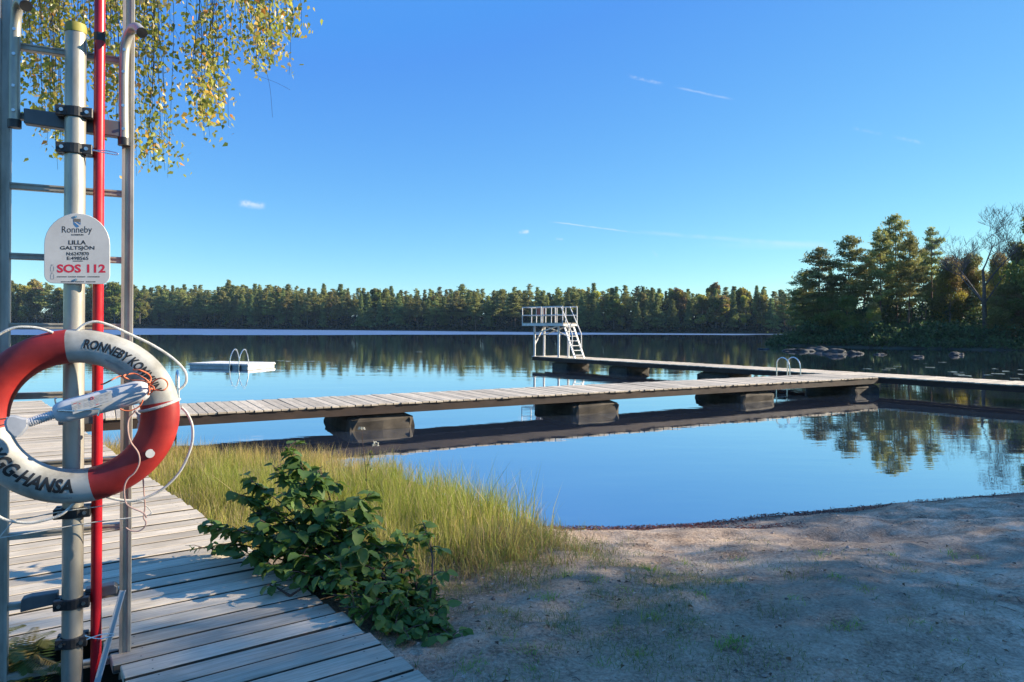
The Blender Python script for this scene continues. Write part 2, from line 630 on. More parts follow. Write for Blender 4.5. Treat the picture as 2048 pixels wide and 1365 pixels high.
# ------------------------------------------------------------------ the land and the lake
LAKE = np.array([(-9.3, 13.2), (-12.5, 15.0), (-30, 27), (-62, 60), (-155, 150), (-235, 245), (-232, 288), (-196, 290), (-168, 287),
                 (-152, 291), (-147, 300), (-152, 309), (-103, 282), (-62, 266), (0, 240), (41, 216), (86, 214), (125, 205),
                 (130, 185), (108, 150), (62, 118), (40, 96), (31, 84), (30.5, 77), (36, 70), (47, 66), (62, 60), (64, 45), (48, 32),
                 (30, 19.5), (20, 13.4), (12, 10.6), (6.2, 8.5), (4.45, 8.03), (3.09, 7.52), (1.9, 7.07), (0.9, 6.9), (0.08, 6.95),
                 (-0.6, 7.6), (-1.2, 8.9), (-2.2, 9.9), (-4.2, 10.4), (-6.5, 11.2)], float)


def lake_sd(x, y):
    """signed distance to the shoreline, positive on land"""
    x, y = np.asarray(x, float), np.asarray(y, float)
    d = np.full(x.shape, 1e9)
    inside = np.zeros(x.shape, bool)
    n = len(LAKE)
    for i in range(n):
        ax, ay = LAKE[i]
        bx, by = LAKE[(i + 1) % n]
        ex, ey = bx - ax, by - ay
        t = np.clip(((x - ax) * ex + (y - ay) * ey) / (ex * ex + ey * ey), 0, 1)
        d = np.minimum(d, np.hypot(x - ax - t * ex, y - ay - t * ey))
        cross = ((ay > y) != (by > y)) & (x < (bx - ax) * (y - ay) / (by - ay + 1e-12) + ax)
        inside ^= cross
    return np.where(inside, -d, d)


def land_h(x, y):
    x, y = np.asarray(x, float), np.asarray(y, float)
    sd_ = lake_sd(x, y)
    near = np.clip((34 - np.hypot(x, y - 4)) / 16, 0, 1)
    up = 0.50 * (1 - np.exp(-np.clip(sd_, 0, None) / 1.7))
    far = 1.5 * (1 - np.exp(-np.clip(sd_, 0, None) / 5)) + np.clip(sd_, 0, 200) * 0.03
    h = near * up + (1 - near) * far
    # low marsh under the grass, left of the sand
    marsh = np.clip((-0.2 - x) / 1.0, 0, 1) * np.clip((y - 4.6) / 1.6, 0, 1) * np.clip((13 - y) / 2, 0, 1) * np.clip((x + 8) / 1.5, 0, 1)
    h = np.where(sd_ > 0, h * (1 - 0.72 * marsh), h)
    depth = -np.minimum(1.4, 0.13 * np.clip(-sd_, 0, None))
    return np.where(sd_ > 0, h, depth)


def deck_side(x, y):
    """distance to the right of the boardwalk edge"""
    return (x + 0.303) * 0.770 + (y - 2.94) * 0.638


def beach_h(x, y):
    h = land_h(x, y)
    on = np.clip((h + 0.05) / 0.25, 0, 1)
    b = (vnoise(x * 0.9, y * 0.9, 3) - 0.5) * 0.06 + (vnoise(x * 2.3, y * 2.6, 4) - 0.5) * 0.05 + (vnoise(x * 6, y * 6, 5) - 0.5) * 0.038 + (vnoise(x * 15, y * 15, 6) - 0.5) * 0.009
    # the low scarp and hollow left by high water
    sdv = lake_sd(x, y)
    scarp = 0.07 * np.exp(-((sdv - 0.85 - 0.35 * (vnoise(x * 0.8, y * 0.8, 9) - 0.5)) / 0.28) ** 2) * np.clip((vnoise(x * 0.7, y * 0.2, 12) - 0.25) * 2.2, 0, 1)
    hollow = -0.09 * np.exp(-(((x - 2.75) / 0.55) ** 2 + ((y - 5.75) / 0.16) ** 2)) - 0.07 * np.exp(-(((x - 2.0) / 0.28) ** 2 + ((y - 6.25) / 0.14) ** 2)) - 0.05 * np.exp(-(((x - 4.3) / 0.8) ** 2 + ((y - 6.4) / 0.15) ** 2))
    h = h + on * (b + scarp + hollow)
    under = np.clip(-deck_side(x, y) / 0.12, 0, 1) * np.clip(0.5 + (13 - y), 0, 1)
    return h - under * np.clip(h - 0.05, 0, 0.5) * 0.75


def build_land():
    # coarse land to the horizon, finer near the shore
    def axis(lo, hi, c, n):
        t = np.linspace(-1, 1, n)
        s = np.sinh(t * 4.2) / math.sinh(4.2)
        return c + np.where(s < 0, s * (c - lo), s * (hi - c))
    xs, ys = axis(-900, 900, 2, 260), axis(-200, 1500, 14, 260)
    X, Y = np.meshgrid(xs, ys)
    Z = land_h(X, Y)
    Z += np.where(Z > 0.8, (vnoise(X * 0.05, Y * 0.05, 2) - 0.5) * np.clip(Z - 0.8, 0, 3), 0)
    inb = (X > -8.2) & (X < 13.6) & (Y > -1.9) & (Y < 12.0)
    Z = np.where(inb, Z - 0.22, Z)
    nx, ny = len(xs), len(ys)
    idx = np.arange(nx * ny).reshape(ny, nx)
    f = np.stack([idx[:-1, :-1], idx[:-1, 1:], idx[1:, 1:], idx[1:, :-1]], -1).reshape(-1, 4)
    me = np_mesh('ground', np.stack([X, Y, Z], -1).reshape(-1, 3), f, M['soil'], smooth=True)
    tag(link('ground', me), kind='structure')
    # the beach
    xs, ys = np.arange(-9, 14.5, 0.055), np.arange(-2.5, 12.6, 0.055)
    X, Y = np.meshgrid(xs, ys)
    Z = beach_h(X, Y)
    edge = np.minimum.reduce([X + 9, 14.45 - X, Y + 2.5, 12.55 - Y])
    Z = Z - np.clip(0.5 - edge, 0, 0.5) * 0.6
    sdv = lake_sd(X, Y)
    nz = vnoise(X * 1.1, Y * 1.1, 21) * 0.6 + vnoise(X * 3.7, Y * 3.7, 22) * 0.4
    # soil under grass and bush: distance from the bush foot and the marsh
    soil = np.clip(1.25 - np.hypot((X + 0.55) / 1.25, (Y - 4.55) / 1.35) + (nz - 0.5) * 1.1, 0, 1)
    soil = np.maximum(soil, np.clip((-0.05 - X + (nz - 0.5)) * 1.6, 0, 1) * np.clip((Y - 4.2) * 1.2, 0, 1))
    soil = np.maximum(soil, np.clip(0.42 * np.exp(-((X - 0.6) / 1.5) ** 2 - ((Y - 4.1) / 1.4) ** 2) * (0.4 + nz * 1.4), 0, 1))
    soil = np.maximum(soil, np.clip(-deck_side(X, Y) / 0.08, 0, 1))  # ground under the boardwalk coloured dark so the gaps look shaded
    wet = np.clip(1 - np.abs(sdv - 0.22 + (nz - 0.5) * 0.4) / 0.36, 0, 1) * np.clip((X - 0.0) * 2, 0, 1)
    wet = np.maximum(wet, np.clip(1.2 - np.hypot((X - 2.05) / 0.62, (Y - 6.22) / 0.17) + (nz - 0.5), 0, 1))
    wet = np.maximum(wet, np.clip(-sdv * 4, 0, 1))
    nx, ny = len(xs), len(ys)
    idx = np.arange(nx * ny).reshape(ny, nx)
    f = np.stack([idx[:-1, :-1], idx[:-1, 1:], idx[1:, 1:], idx[1:, :-1]], -1).reshape(-1, 4)
    colr = np.stack([soil, wet, np.zeros_like(soil)], -1).reshape(-1, 3)
    me = np_mesh('beach', np.stack([X, Y, Z], -1).reshape(-1, 3), f, M['sand'], colr, smooth=True)
    tag(link('beach', me), kind='structure')
    w = np_mesh('lake', [(-420, 5.5, 0), (420, 5.5, 0), (420, 420, 0), (-420, 420, 0)], [(0, 1, 2, 3)], M['water'])
    tag(link('lake', w), kind='structure')


build_land()


def ground_z(x, y):
    return float(beach_h(np.array([x]), np.array([y]))[0])


# ------------------------------------------------------------------ boardwalk and jetties
DECK = 0.5


def plank_mesh(L, W, T, seed, mat=None, nails=False):
    rr = random.Random(seed)
    b = MB()
    b.box((L / 2, 0, -T / 2), (L, W, T))
    me = b.mesh('plank', mat or M['wood'], bevel=0.004)
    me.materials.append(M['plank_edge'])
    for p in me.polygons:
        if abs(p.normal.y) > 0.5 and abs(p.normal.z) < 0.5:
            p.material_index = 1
    if nails:
        bm = bmesh.new()
        bm.from_mesh(me)
        for x in (L - 0.09, L - 0.90) + ((L - 2.6,) if L > 2 else ()):
            for y in (-0.042, 0.042):
                xx, yy, r_ = x + rr.uniform(-.012, .012), y + rr.uniform(-.006, .006), 0.0045
                f = bm.faces.new([bm.verts.new((xx + r_ * math.cos(a), yy + r_ * math.sin(a), 0.0006)) for a in (0.4, 1.65, 2.9, 4.15, 5.4)])
                f.material_index = 2
        bm.to_mesh(me)
        bm.free()
        me.materials.append(M['nail'])
    for v in me.vertices:
        if v.co.x > L / 2:
            v.co.x += rr.uniform(-0.003, 0.003)
    return me


def place_plank(me, loc, rz, parent, tilt=0.0):
    o = bpy.data.objects.new('plank', me)
    COL.objects.link(o)
    o.parent = parent
    o.location = loc
    o.rotation_euler = (tilt, tilt * 0.3, rz)
    return o


def build_boardwalk():
    bw = tag(thing('boardwalk', None, None), kind='structure')
    bw['label'] = 'weathered grey plank boardwalk running along the shore past the life buoy'
    e0, ed = Vector((-0.303, 2.94, 0)), Vector((-0.638, 0.770, 0))
    ang = R(35.2)
    back = Vector((-math.cos(ang), -math.sin(ang), 0))
    pitch = 0.1535
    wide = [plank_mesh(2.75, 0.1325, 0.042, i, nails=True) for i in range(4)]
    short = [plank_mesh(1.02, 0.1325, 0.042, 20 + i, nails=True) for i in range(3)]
    rr = random.Random(3)
    s = -3.6
    k = 0
    while s < 13.75:
        q = e0 + ed * s
        notch = -1.6 < s < 1.45
        j = rr.uniform(-0.012, 0.012)
        ms, L = (short, 1.02) if notch else (wide, 2.75)
        me = ms[k % len(ms)]
        p = q + back * (L + j)
        place_plank(me, (p.x, p.y, DECK + rr.uniform(-0.003, 0.003)), ang + rr.uniform(-0.003, 0.003), bw, rr.uniform(-0.006, 0.006))
        s += pitch
        k += 1
    b = MB()
    for off in (0.09, 0.9):
        a0, a1 = e0 + ed * -3.6 + back * off, e0 + ed * 13.7 + back * off
        b.bar((a0.x, a0.y, DECK - 0.10), (a1.x, a1.y, DECK - 0.10), 0.05, 0.12)
    b.build('joist', M['beam'], bw)
    b = MB()
    a0, a1 = e0 + ed * 2.7 + back * 2.65, e0 + ed * 13.7 + back * 2.65
    b.bar((a0.x, a0.y, DECK - 0.10), (a1.x, a1.y, DECK - 0.10), 0.05, 0.12)
    b.build('joist', M['beam'], bw)
    # posts that carry the outer end
    for s_ in (11.2, 13.3):
        for off in (0.15, 2.4):
            q = e0 + ed * s_ + back * off
            b = MB()
            b.tube([(q.x, q.y, -1.2), (q.x, q.y, DECK - 0.16)], 0.07, 10)
            b.build('post', M['beam'], bw)


build_boardwalk()

J0, JD = Vector((-5.33, 11.67, 0)), Vector((0.8625, 0.506, 0)).normalized()
JN = Vector((-JD.y, JD.x, 0))
C0, CD = Vector((13.6, 18.6, 0)), Vector((-0.615, 0.788, 0)).normalized()
CN = Vector((-CD.y, CD.x, 0)) * -1      # towards the back of the cross jetty


def build_jetty(name, label, o, d, n, t0, t1, W, pitch, cross=0.0):
    j = thing(name, label, 'jetty', tuple(o + d * t0))
    j['group'] = 'plank bathing jetties in the lake'
    base = Vector(j.location)
    rz = math.atan2(n.y, n.x)
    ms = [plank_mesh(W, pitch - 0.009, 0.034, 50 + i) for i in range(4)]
    rr = random.Random(t1)
    t = pitch / 2
    k = 0
    while t < t1 - t0:
        q = d * t
        jj = rr.uniform(-0.015, 0.015)
        place_plank(ms[k % 4], (q.x + n.x * jj, q.y + n.y * jj, DECK + rr.uniform(-0.004, 0.004)), rz + rr.uniform(-0.004, 0.004), j, rr.uniform(-0.008, 0.008))
        t += pitch
        k += 1
    for off in (0.06, W * 0.5, W - 0.06):
        b = MB()
        a0, a1 = n * off + d * 0.02, n * off + d * (t1 - t0 - 0.02)
        b.bar((a0.x, a0.y, DECK - 0.117), (a1.x, a1.y, DECK - 0.117), 0.07, 0.16)
        bo = b.build('beam', M['beam'])
        bo.parent = j
    return j


# main jetty from the boardwalk to the cross jetty, its start tucked against the boardwalk edge
build_jetty('jetty', 'long plank jetty leading from the boardwalk out on three concrete blocks', J0, JD, JN, -1.55, 19.2, 1.78, 0.15)
build_jetty('jetty', 'cross jetty carrying the white diving tower at its outer end', C0, CD, CN, -6.5, 20.5, 1.72, 0.15)


def build_pier(px, py, ax, L, W, label, seed, top=0.285, slope=0.0):
    """cast concrete block with sloping shoulders standing on the lake bed"""
    rr = random.Random(seed)
    bm = bmesh.new()
    prof = [(-1.3, 1.04), (-0.3, 1.02), (0.02, 1.0), (0.17, 0.99), (0.20, 0.96), (top - 0.01, 0.74), (top, 0.70)]
    rings = []
    n = 28
    for z, s in prof:
        ring = []
        for i in range(n):
            a = 2 * math.pi * i / n
            c, s_ = math.cos(a), math.sin(a)
            e = 0.16
            x = math.copysign(abs(c) ** e, c) * L / 2 * s
            y = math.copysign(abs(s_) ** e, s_) * W / 2 * (0.5 + 0.5 * s if z > 0.19 else s)
            j = 0.032
            ring.append(bm.verts.new((x + rr.uniform(-j, j), y + rr.uniform(-j, j), z + (rr.uniform(-0.018, 0.018) if -0.2 < z < top - 0.02 else 0) - slope * x * (1 if z > 0.1 else 0))))
        rings.append(ring)
    for a, b_ in zip(rings, rings[1:]):
        for i in range(n):
            bm.faces.new((a[i], a[(i + 1) % n], b_[(i + 1) % n], b_[i]))
    bm.faces.new(rings[-1])
    bm.faces.new(list(reversed(rings[0])))
    me = bpy.data.meshes.new('concrete_block')
    bm.to_mesh(me)
    bm.free()
    me.materials.append(M['concrete'])
    o = link('concrete_block', me, loc=(px, py, 0))
    o.rotation_euler = (0, 0, ax)
    tag(o, label, 'concrete block', 'concrete blocks carrying the jetties')


ja, ca = math.atan2(JD.y, JD.x), math.atan2(CD.y, CD.x)
for k, lab in ((3.35, 'stained concrete block under the jetty nearest the life buoy'),
               (8.5, 'mossy concrete block under the middle of the long jetty'),
               (13.9, 'dark concrete block under the jetty below the bathing ladder'),
               (18.7, 'concrete block in deep shade where the two jetties meet')):
    p = J0 + JD * k + JN * 0.92
    build_pier(p.x, p.y, ja, 1.35, 1.75, lab, int(k * 10))
for t, lab in ((18.6, 'concrete block under the diving tower at the cross jetty end'),
               (14.8, 'second concrete block from the diving tower under the cross jetty'),
               (9.9, 'sloping concrete block under the cross jetty left of the bathing ladder'),
               (-1.2, 'concrete block under the cross jetty near its landward end')):
    p = C0 + CD * t + CN * 0.86
    build_pier(p.x, p.y, ca, 1.15 if t > 11 else 1.5, 1.5, lab, int(t * 10) + 500)


# ------------------------------------------------------------------ bathing ladders on the jetty
def bathing_ladder(base, along, out, label, gap=0.42, hgt=0.66):
    t = thing('bathing_ladder', label, 'ladder', tuple(base))
    t['group'] = 'steel bathing ladders on the jetty'
    for s in (-gap / 2, gap / 2):
        o = base + along * s
        pts = [o - out * 0.32 + Vector((0, 0, 0.0)), o - out * 0.30 + Vector((0, 0, 0.3)), o - out * 0.24 + Vector((0, 0, hgt * 0.82)), o - out * 0.10 + Vector((0, 0, hgt)),
               o + out * 0.06 + Vector((0, 0, hgt * 0.97)), o + out * 0.16 + Vector((0, 0, hgt * 0.75)), o + out * 0.17 + Vector((0, 0, 0.2)), o + out * 0.17 + Vector((0, 0, -1.2))]
        b = MB()
        b.tube(smooth_path(pts, 5), 0.018, 8)
        b.build('handrail', M['steel'], t, smooth=True)
        b = MB()
        b.box(o - out * 0.32 + Vector((0, 0, 0.008)), (0.1, 0.1, 0.012))
        b.build('foot_plate', M['steel'], t)
    for z in (-0.05, -0.3, -0.55, -0.8):
        b = MB()
        b.bar(base + along * (-gap / 2) + out * 0.17 + Vector((0, 0, z)), base + along * (gap / 2) + out * 0.17 + Vector((0, 0, z)), 0.07, 0.025)
        b.build('step', M['steel'], t)


def jt(k, off):
    p = J0 + JD * k + JN * off
    return Vector((p.x, p.y, DECK))


bathing_ladder(jt(17.1, 1.70), JD, JN, 'steel bathing ladder with two hoops near the jetty junction', 0.5, 0.56)
bathing_ladder(jt(-0.28, 1.72), JD, JN, 'grey bathing ladder rail on the jetty just behind the life buoy', 0.40, 0.62)


# ------------------------------------------------------------------ diving tower
def build_tower():
    d = -CD           # along the jetty towards land
    n = CN
    A = Vector((1.12, 34.55, DECK))
    t = thing('diving_tower', 'small white steel diving tower with railings and steep steps on jetty end', 'diving tower', tuple(A))
    PZ = 2.12

    def pt(u, w, z):
        return Vector((A.x + d.x * u + n.x * w, A.y + d.y * u + n.y * w, z))
    L, W = 1.78, 0.62
    for u in (0, L):
        for w in (0, W):
            b = MB()
            b.tube([pt(u, w, DECK), pt(u, w, PZ - 0.06)], 0.055, 10)
            b.build('post', M['white_paint'], t, smooth=True)
            b = MB()
            b.box(pt(u, w, DECK + 0.008), (0.2, 0.2, 0.014), Matrix.Rotation(ca, 3, 'Z'))
            b.build('foot_plate', M['white_paint'], t)
    for a, b_ in ((pt(0, 0, 1.05), pt(0, W, PZ - 0.1)), (pt(0, W, 1.55), pt(L, W, PZ - 0.1)), (pt(0, W, PZ - 0.1), pt(L, W, 1.5)),
                  (pt(0, 0.0, 1.6), pt(L, 0, PZ - 0.1))):
        m = MB()
        m.bar(a, b_, 0.05, 0.05)
        m.build('brace', M['white_paint'], t)
    U0, U1, W0, W1 = -0.8, L + 0.42, -0.14, W + 0.16
    b = MB()
    for w in (W0, W1):
        b.bar(pt(U0, w, PZ - 0.06), pt(U1, w, PZ - 0.06), 0.05, 0.12)
    for u in (U0, 0, L, U1):
        b.bar(pt(u, W0 + 0.03, PZ - 0.06), pt(u, W1 - 0.03, PZ - 0.06), 0.05, 0.10)
    b.build('platform_frame', M['white_paint'], t)
    nb = 7
    for i in range(nb):
        w = W0 + (i + 0.5) * (W1 - W0) / nb
        b = MB()
        b.bar(pt(U0 - 0.03, w, PZ + 0.018), pt(U1 + 0.03, w, PZ + 0.018), (W1 - W0) / nb - 0.012, 0.032)
        b.build('plank', M['wood'], t)
    RT, RM = PZ + 0.80, PZ + 0.40
    r = 0.024

    def rail(name, pts):
        m = MB()
        m.tube(pts, r, 6)
        m.build(name, M['white_paint'], t)
    for w in (W0, W1):
        for u in (U0, U0 + 0.72, U0 + 1.44, U0 + 1.56, U0 + 2.2, U1):
            rail('rail_post', [pt(u, w, PZ), pt(u, w, RT)])
        for z in (RT, RM):
            rail('handrail', [pt(U0, w, z), pt(U0 + 1.44, w, z)])
            rail('handrail', [pt(U0 + 1.56, w, z), pt(U1, w, z)])
    for z in (RT, RM):
        rail('handrail', [pt(U0, W0, z), pt(U0, W1, z)])
    b = MB()
    b.bar(pt(U0 + 0.02, W1, (RT + RM) / 2 + 0.01), pt(U0 + 0.70, W1, (RT + RM) / 2 + 0.01), 0.02, 0.37)
    b.build('red_panel', M['panel_red'], t)
    # steep steps down to the jetty
    su0, su1 = L + 0.30, L + 1.12
    sw0, sw1 = 0.02, 0.60
    for w in (sw0, sw1):
        b = MB()
        b.bar(pt(su0, w, PZ), pt(su1, w, DECK), 0.045, 0.09, up=(n.x, n.y, 0))
        b.build('stringer', M['white_paint'], t)
        e = 0.62
        rail('stair_handrail', [pt(su0 - 0.18, w, RT), pt(su0 + (su1 - su0) * e + 0.10, w, PZ + (DECK - PZ) * e + 0.52), pt(su0 + (su1 - su0) * e + 0.12, w, PZ + (DECK - PZ) * (e + 0.09) )])
    for i in range(7):
        f = (i + 0.7) / 7.4
        b = MB()
        b.bar(pt(su0 + (su1 - su0) * f, sw0, PZ + (DECK - PZ) * f), pt(su0 + (su1 - su0) * f, sw1, PZ + (DECK - PZ) * f), 0.14, 0.03)
        b.build('step', M['white_paint'], t)


build_tower()


# ------------------------------------------------------------------ raft
def build_raft():
    fc = Vector((-11.87, 31.5, 0))
    a = Vector((-0.974, 0.227, 0))
    b_ = Vector((0.30, 0.954, 0))
    LA, LB = 3.05, 1.95
    t = thing('bathing_raft', 'white floating bathing raft with a steel ladder out on the calm water', 'raft', tuple(fc))

    def pt(u, w, z):
        p = fc + a * u + b_ * w
        return Vector((p.x, p.y, z))

    def slab(u0, u1, w0, w1, z0, z1):
        m = MB()
        m.add([pt(u, w, z) for u in (u0, u1) for w in (w0, w1) for z in (z0, z1)],
              [(0, 1, 3, 2), (4, 6, 7, 5), (0, 4, 5, 1), (2, 3, 7, 6), (0, 2, 6, 4), (1, 5, 7, 3)])
        return m
    slab(0.02, LA - 0.02, 0.02, LB - 0.02, -0.2, 0.09).build('float', M['raft_side'], t)
    slab(-0.02, LA + 0.02, -0.02, LB + 0.02, 0.10, 0.165).build('fender', M['raft_side'], t)
    nb = 20
    for i in range(nb):
        slab(i * LA / nb + 0.006, (i + 1) * LA / nb - 0.006, 0, LB, 0.168, 0.20).build('plank', M['white_paint'], t)
    for u in (0.25, 0.72):
        m = MB()
        pts = [pt(u + 0.02, 0.42, 0.2), pt(u + 0.05, 0.36, 0.6), pt(u + 0.06, 0.2, 0.86), pt(u + 0.10, 0.02, 0.72), pt(u + 0.14, -0.08, 0.3), pt(u + 0.14, -0.08, -0.6)]
        m.tube(smooth_path(pts, 5), 0.022, 8)
        m.build('handrail', M['steel'], t, smooth=True)
        slab(u + 0.08, u + 0.20, -0.06, -0.021, -0.02, 0.14).build('bracket', M['black'], t)


build_raft()

# ------------------------------------------------------------------ life saving station
L0, L1 = Vector((-2.19, 3.015, 0)), Vector((-1.765, 3.21, 0))
LT = (L1 - L0).normalized()
LN = Vector((LT.y, -LT.x, 0))
ZU = Vector((0, 0, 1))
SROT = Matrix((LT, -LN, ZU)).transposed()        # local x along the ladder, y away from the camera
CAMP = Vector((0, 0, HC))


def SP(x, y, off):
    """point on the upright plane of the ladder, shifted off metres towards the camera"""
    d = ray(x, y)
    num = (L0 - CAMP).dot(LN) + off
    return CAMP + d * (num / d.dot(LN))


def text_mesh(body, bold=0.0, shear=0.0, spacing=1.0):
    cu = bpy.data.curves.new('txt', 'FONT')
    cu.body = body
    cu.offset = bold
    cu.shear = shear
    cu.space_character = spacing
    cu.resolution_u = 3
    cu.align_x = 'LEFT'
    o = bpy.data.objects.new('txt', cu)
    COL.objects.link(o)
    dg = bpy.context.evaluated_depsgraph_get()
    dg.update()
    me = bpy.data.meshes.new_from_object(o.evaluated_get(dg))
    bpy.data.objects.remove(o)
    bpy.data.curves.remove(cu)
    me.materials.clear()
    return me


def refine(me, maxlen):
    bm = bmesh.new()
    bm.from_mesh(me)
    bmesh.ops.triangulate(bm, faces=bm.faces)
    for _ in range(4):
        es = [e for e in bm.edges if e.calc_length() > maxlen]
        if not es:
            break
        bmesh.ops.subdivide_edges(bm, edges=es, cuts=1)
        bmesh.ops.triangulate(bm, faces=bm.faces)
    bm.to_mesh(me)
    bm.free()


def build_ladder():
    t = thing('rescue_ladder', 'tall aluminium rescue ladder with curved hooks standing behind the life buoy', 'ladder', (L0.x, L0.y, 0.3))
    z0, z1 = 0.38, 4.05
    for q in (L0, L1):
        b = MB()
        c = Vector((q.x, q.y, (z0 + z1) / 2))
        b.box(c, (0.046, 0.030, z1 - z0), SROT)
        b.box(c + LN * 0.019 - LT * 0.017, (0.012, 0.010, z1 - z0 - 0.004), SROT)
        b.box(c + LN * 0.019 + LT * 0.017, (0.012, 0.010, z1 - z0 - 0.004), SROT)
        b.build('rail', M['alu'], t)
    for k in range(-5, 7):
        z = 1.985 + 0.303 * k
        b = MB()
        a, e = L0 + LT * 0.02, L1 - LT * 0.02
        b.bar((a.x, a.y, z), (e.x, e.y, z), 0.030, 0.028)
        b.bar((a.x + LN.x * .017, a.y + LN.y * .017, z + 0.009), (e.x + LN.x * .017, e.y + LN.y * .017, z + 0.009), 0.005, 0.006)
        b.bar((a.x + LN.x * .017, a.y + LN.y * .017, z - 0.009), (e.x + LN.x * .017, e.y + LN.y * .017, z - 0.009), 0.005, 0.006)
        b.build('rung', M['alu'], t)
    # curved hooks bolted to the rails
    for pts, offs in (([(248, 282), (247, 200), (248, 125), (252, 88), (261, 63), (273, 55), (284, 66)], [0.045, 0.045, 0.045, 0.05, 0.075, 0.12, 0.17]),
                      ([(29, 246), (29, 160), (30, 90), (32, 40), (36, 12), (43, 2), (52, 12)], [0.045, 0.045, 0.045, 0.05, 0.075, 0.12, 0.17])):
        path = smooth_path([SP(x, y, o) for (x, y), o in zip(pts, offs)], 6)
        b = MB()
        b.tube(path, 0.021, 12)
        h = b.build('hook', M['alu_pole'], t, smooth=True)
        b = MB()
        b.tube([path[-2] * 0.4 + path[-1] * 0.6, path[-1] + (path[-1] - path[-2]) * 0.35], 0.0235, 12)
        b.build('end_cap', M['black'], h, smooth=True)
        b = MB()
        b.tube([path[0] + ZU * 0.012, path[0] - ZU * 0.022], 0.026, 12)
        b.build('foot_cap', M['black'], h, smooth=True)
        for zf in (0.10, 0.28, 0.5, 0.75):
            b = MB()
            q = path[int(len(path) * 0.55 * zf)]
            b.tube([q + LN * 0.016, q + LN * 0.026], 0.007, 8)
            b.build('bolt', M['steel'], h)


def build_pole():
    p0 = SP(148, 700, 0.095)
    t = thing('post', 'round aluminium post with black clamps and yellow cap in front of the ladder', 'post', (p0.x, p0.y, 0.2))
    ztop = SP(150, 62, 0.095).z
    b = MB()
    b.tube([(p0.x, p0.y, 0.1), (p0.x, p0.y, ztop)], 0.0405, 24)
    b.build('tube', M['alu_pole'], t, smooth=True)
    b = MB()
    b.tube([(p0.x, p0.y, ztop - 0.012), (p0.x, p0.y, ztop + 0.012), (p0.x, p0.y, ztop + 0.028)], [0.043, 0.043, 0.039], 24)
    b.build('cap', M['cap'], t, smooth=True)
    # clamps: two half shells with ears and bolts
    for y, w in ((227, 0.138), (300, 0.135), (1023, 0.138), (1203, 0.135), (1280, 0.118)):
        z = SP(148, y, 0.095).z
        b = MB()
        c = Vector((p0.x, p0.y, z))
        b.tube([c - ZU * 0.022, c + ZU * 0.022], 0.049, 20)
        b.box(c + LN * 0.024 - LT * (w / 2 - 0.022), (0.044, 0.03, 0.044), SROT)
        b.box(c + LN * 0.024 + LT * (w / 2 - 0.022), (0.044, 0.03, 0.044), SROT)
        b.box(c - LN * 0.03, (w, 0.035, 0.04), SROT)
        cl = b.build('clamp', M['black'], t, bevel=0.003)
        for s in (-1, 1):
            b = MB()
            q = c + LT * s * (w / 2 - 0.022)
            b.tube([q + LN * 0.036, q + LN * 0.047], 0.008, 8)
            b.build('bolt', M['steel'], cl)
    # sheet metal brackets which hold the ladder
    def plate(pts, off, name):
        b = MB()
        f = [SP(x, y, off) for x, y in pts]
        bk = [q - LN * 0.05 for q in f]
        n = len(f)
        b.add(f + bk, [tuple(range(n)), tuple(range(2 * n - 1, n - 1, -1))] + [(i, i + n, (i + 1) % n + n, (i + 1) % n) for i in range(n)])
        b.build(name, M['plate'], t, bevel=0.003)
    plate([(47, 216), (240, 243), (240, 274), (47, 246)], 0.062, 'bracket')
    plate([(42, 1200), (60, 1194), (115, 1186), (115, 1208), (40, 1226)], 0.062, 'bracket')
    plate([(170, 1180), (228, 1170), (234, 1174), (234, 1188), (170, 1203)], 0.062, 'bracket')
    plate([(116, 834), (196, 832), (196, 848), (116, 851)], 0.10, 'holder_bracket')
    # wire loops that hold the red pole
    for (y, pts) in ((300, [(178, 296), (195, 303), (232, 310), (233, 306), (205, 301), (178, 303)]), (1275, [(170, 1272), (198, 1278), (225, 1272), (226, 1268), (200, 1270), (172, 1280)])):
        b = MB()
        b.tube(smooth_path([SP(x, yy, 0.13) for x, yy in pts], 4), 0.0025, 5)
        b.build('wire_loop', M['steel'], t)
    return p0


def build_red_pole():
    p = SP(195.5, 700, 0.085)
    t = thing('boat_hook', 'long bright red rescue pole standing upright beside the aluminium post', 'rescue pole', (p.x, p.y, 0.2))
    b = MB()
    b.tube([(p.x, p.y, 0.2), (p.x, p.y, 4.6)], 0.0215, 20)
    b.build('shaft', M['red_paint'], t, smooth=True)
    z = SP(195, 75, 0.085).z
    b = MB()
    b.tube([(p.x, p.y, z - 0.018), (p.x, p.y, z + 0.018)], 0.0223, 20)
    b.build('tape_band', M['black'], t, smooth=True)
    q = SP(218, 1270, 0.03)


def build_strip():
    b = MB()
    a, e = SP(190, 1380, 0.13), SP(245, 1182, 0.10)
    b.bar(a, e, 0.024, 0.004, up=tuple(LN))
    b.bar(a + LT * 0.011, e + LT * 0.011, 0.004, 0.012, up=tuple(LN))
    o = b.build('metal_strip', M['sign_white'])
    tag(o, 'thin pale metal strip leaning against the lower right ladder rail', 'metal strip')


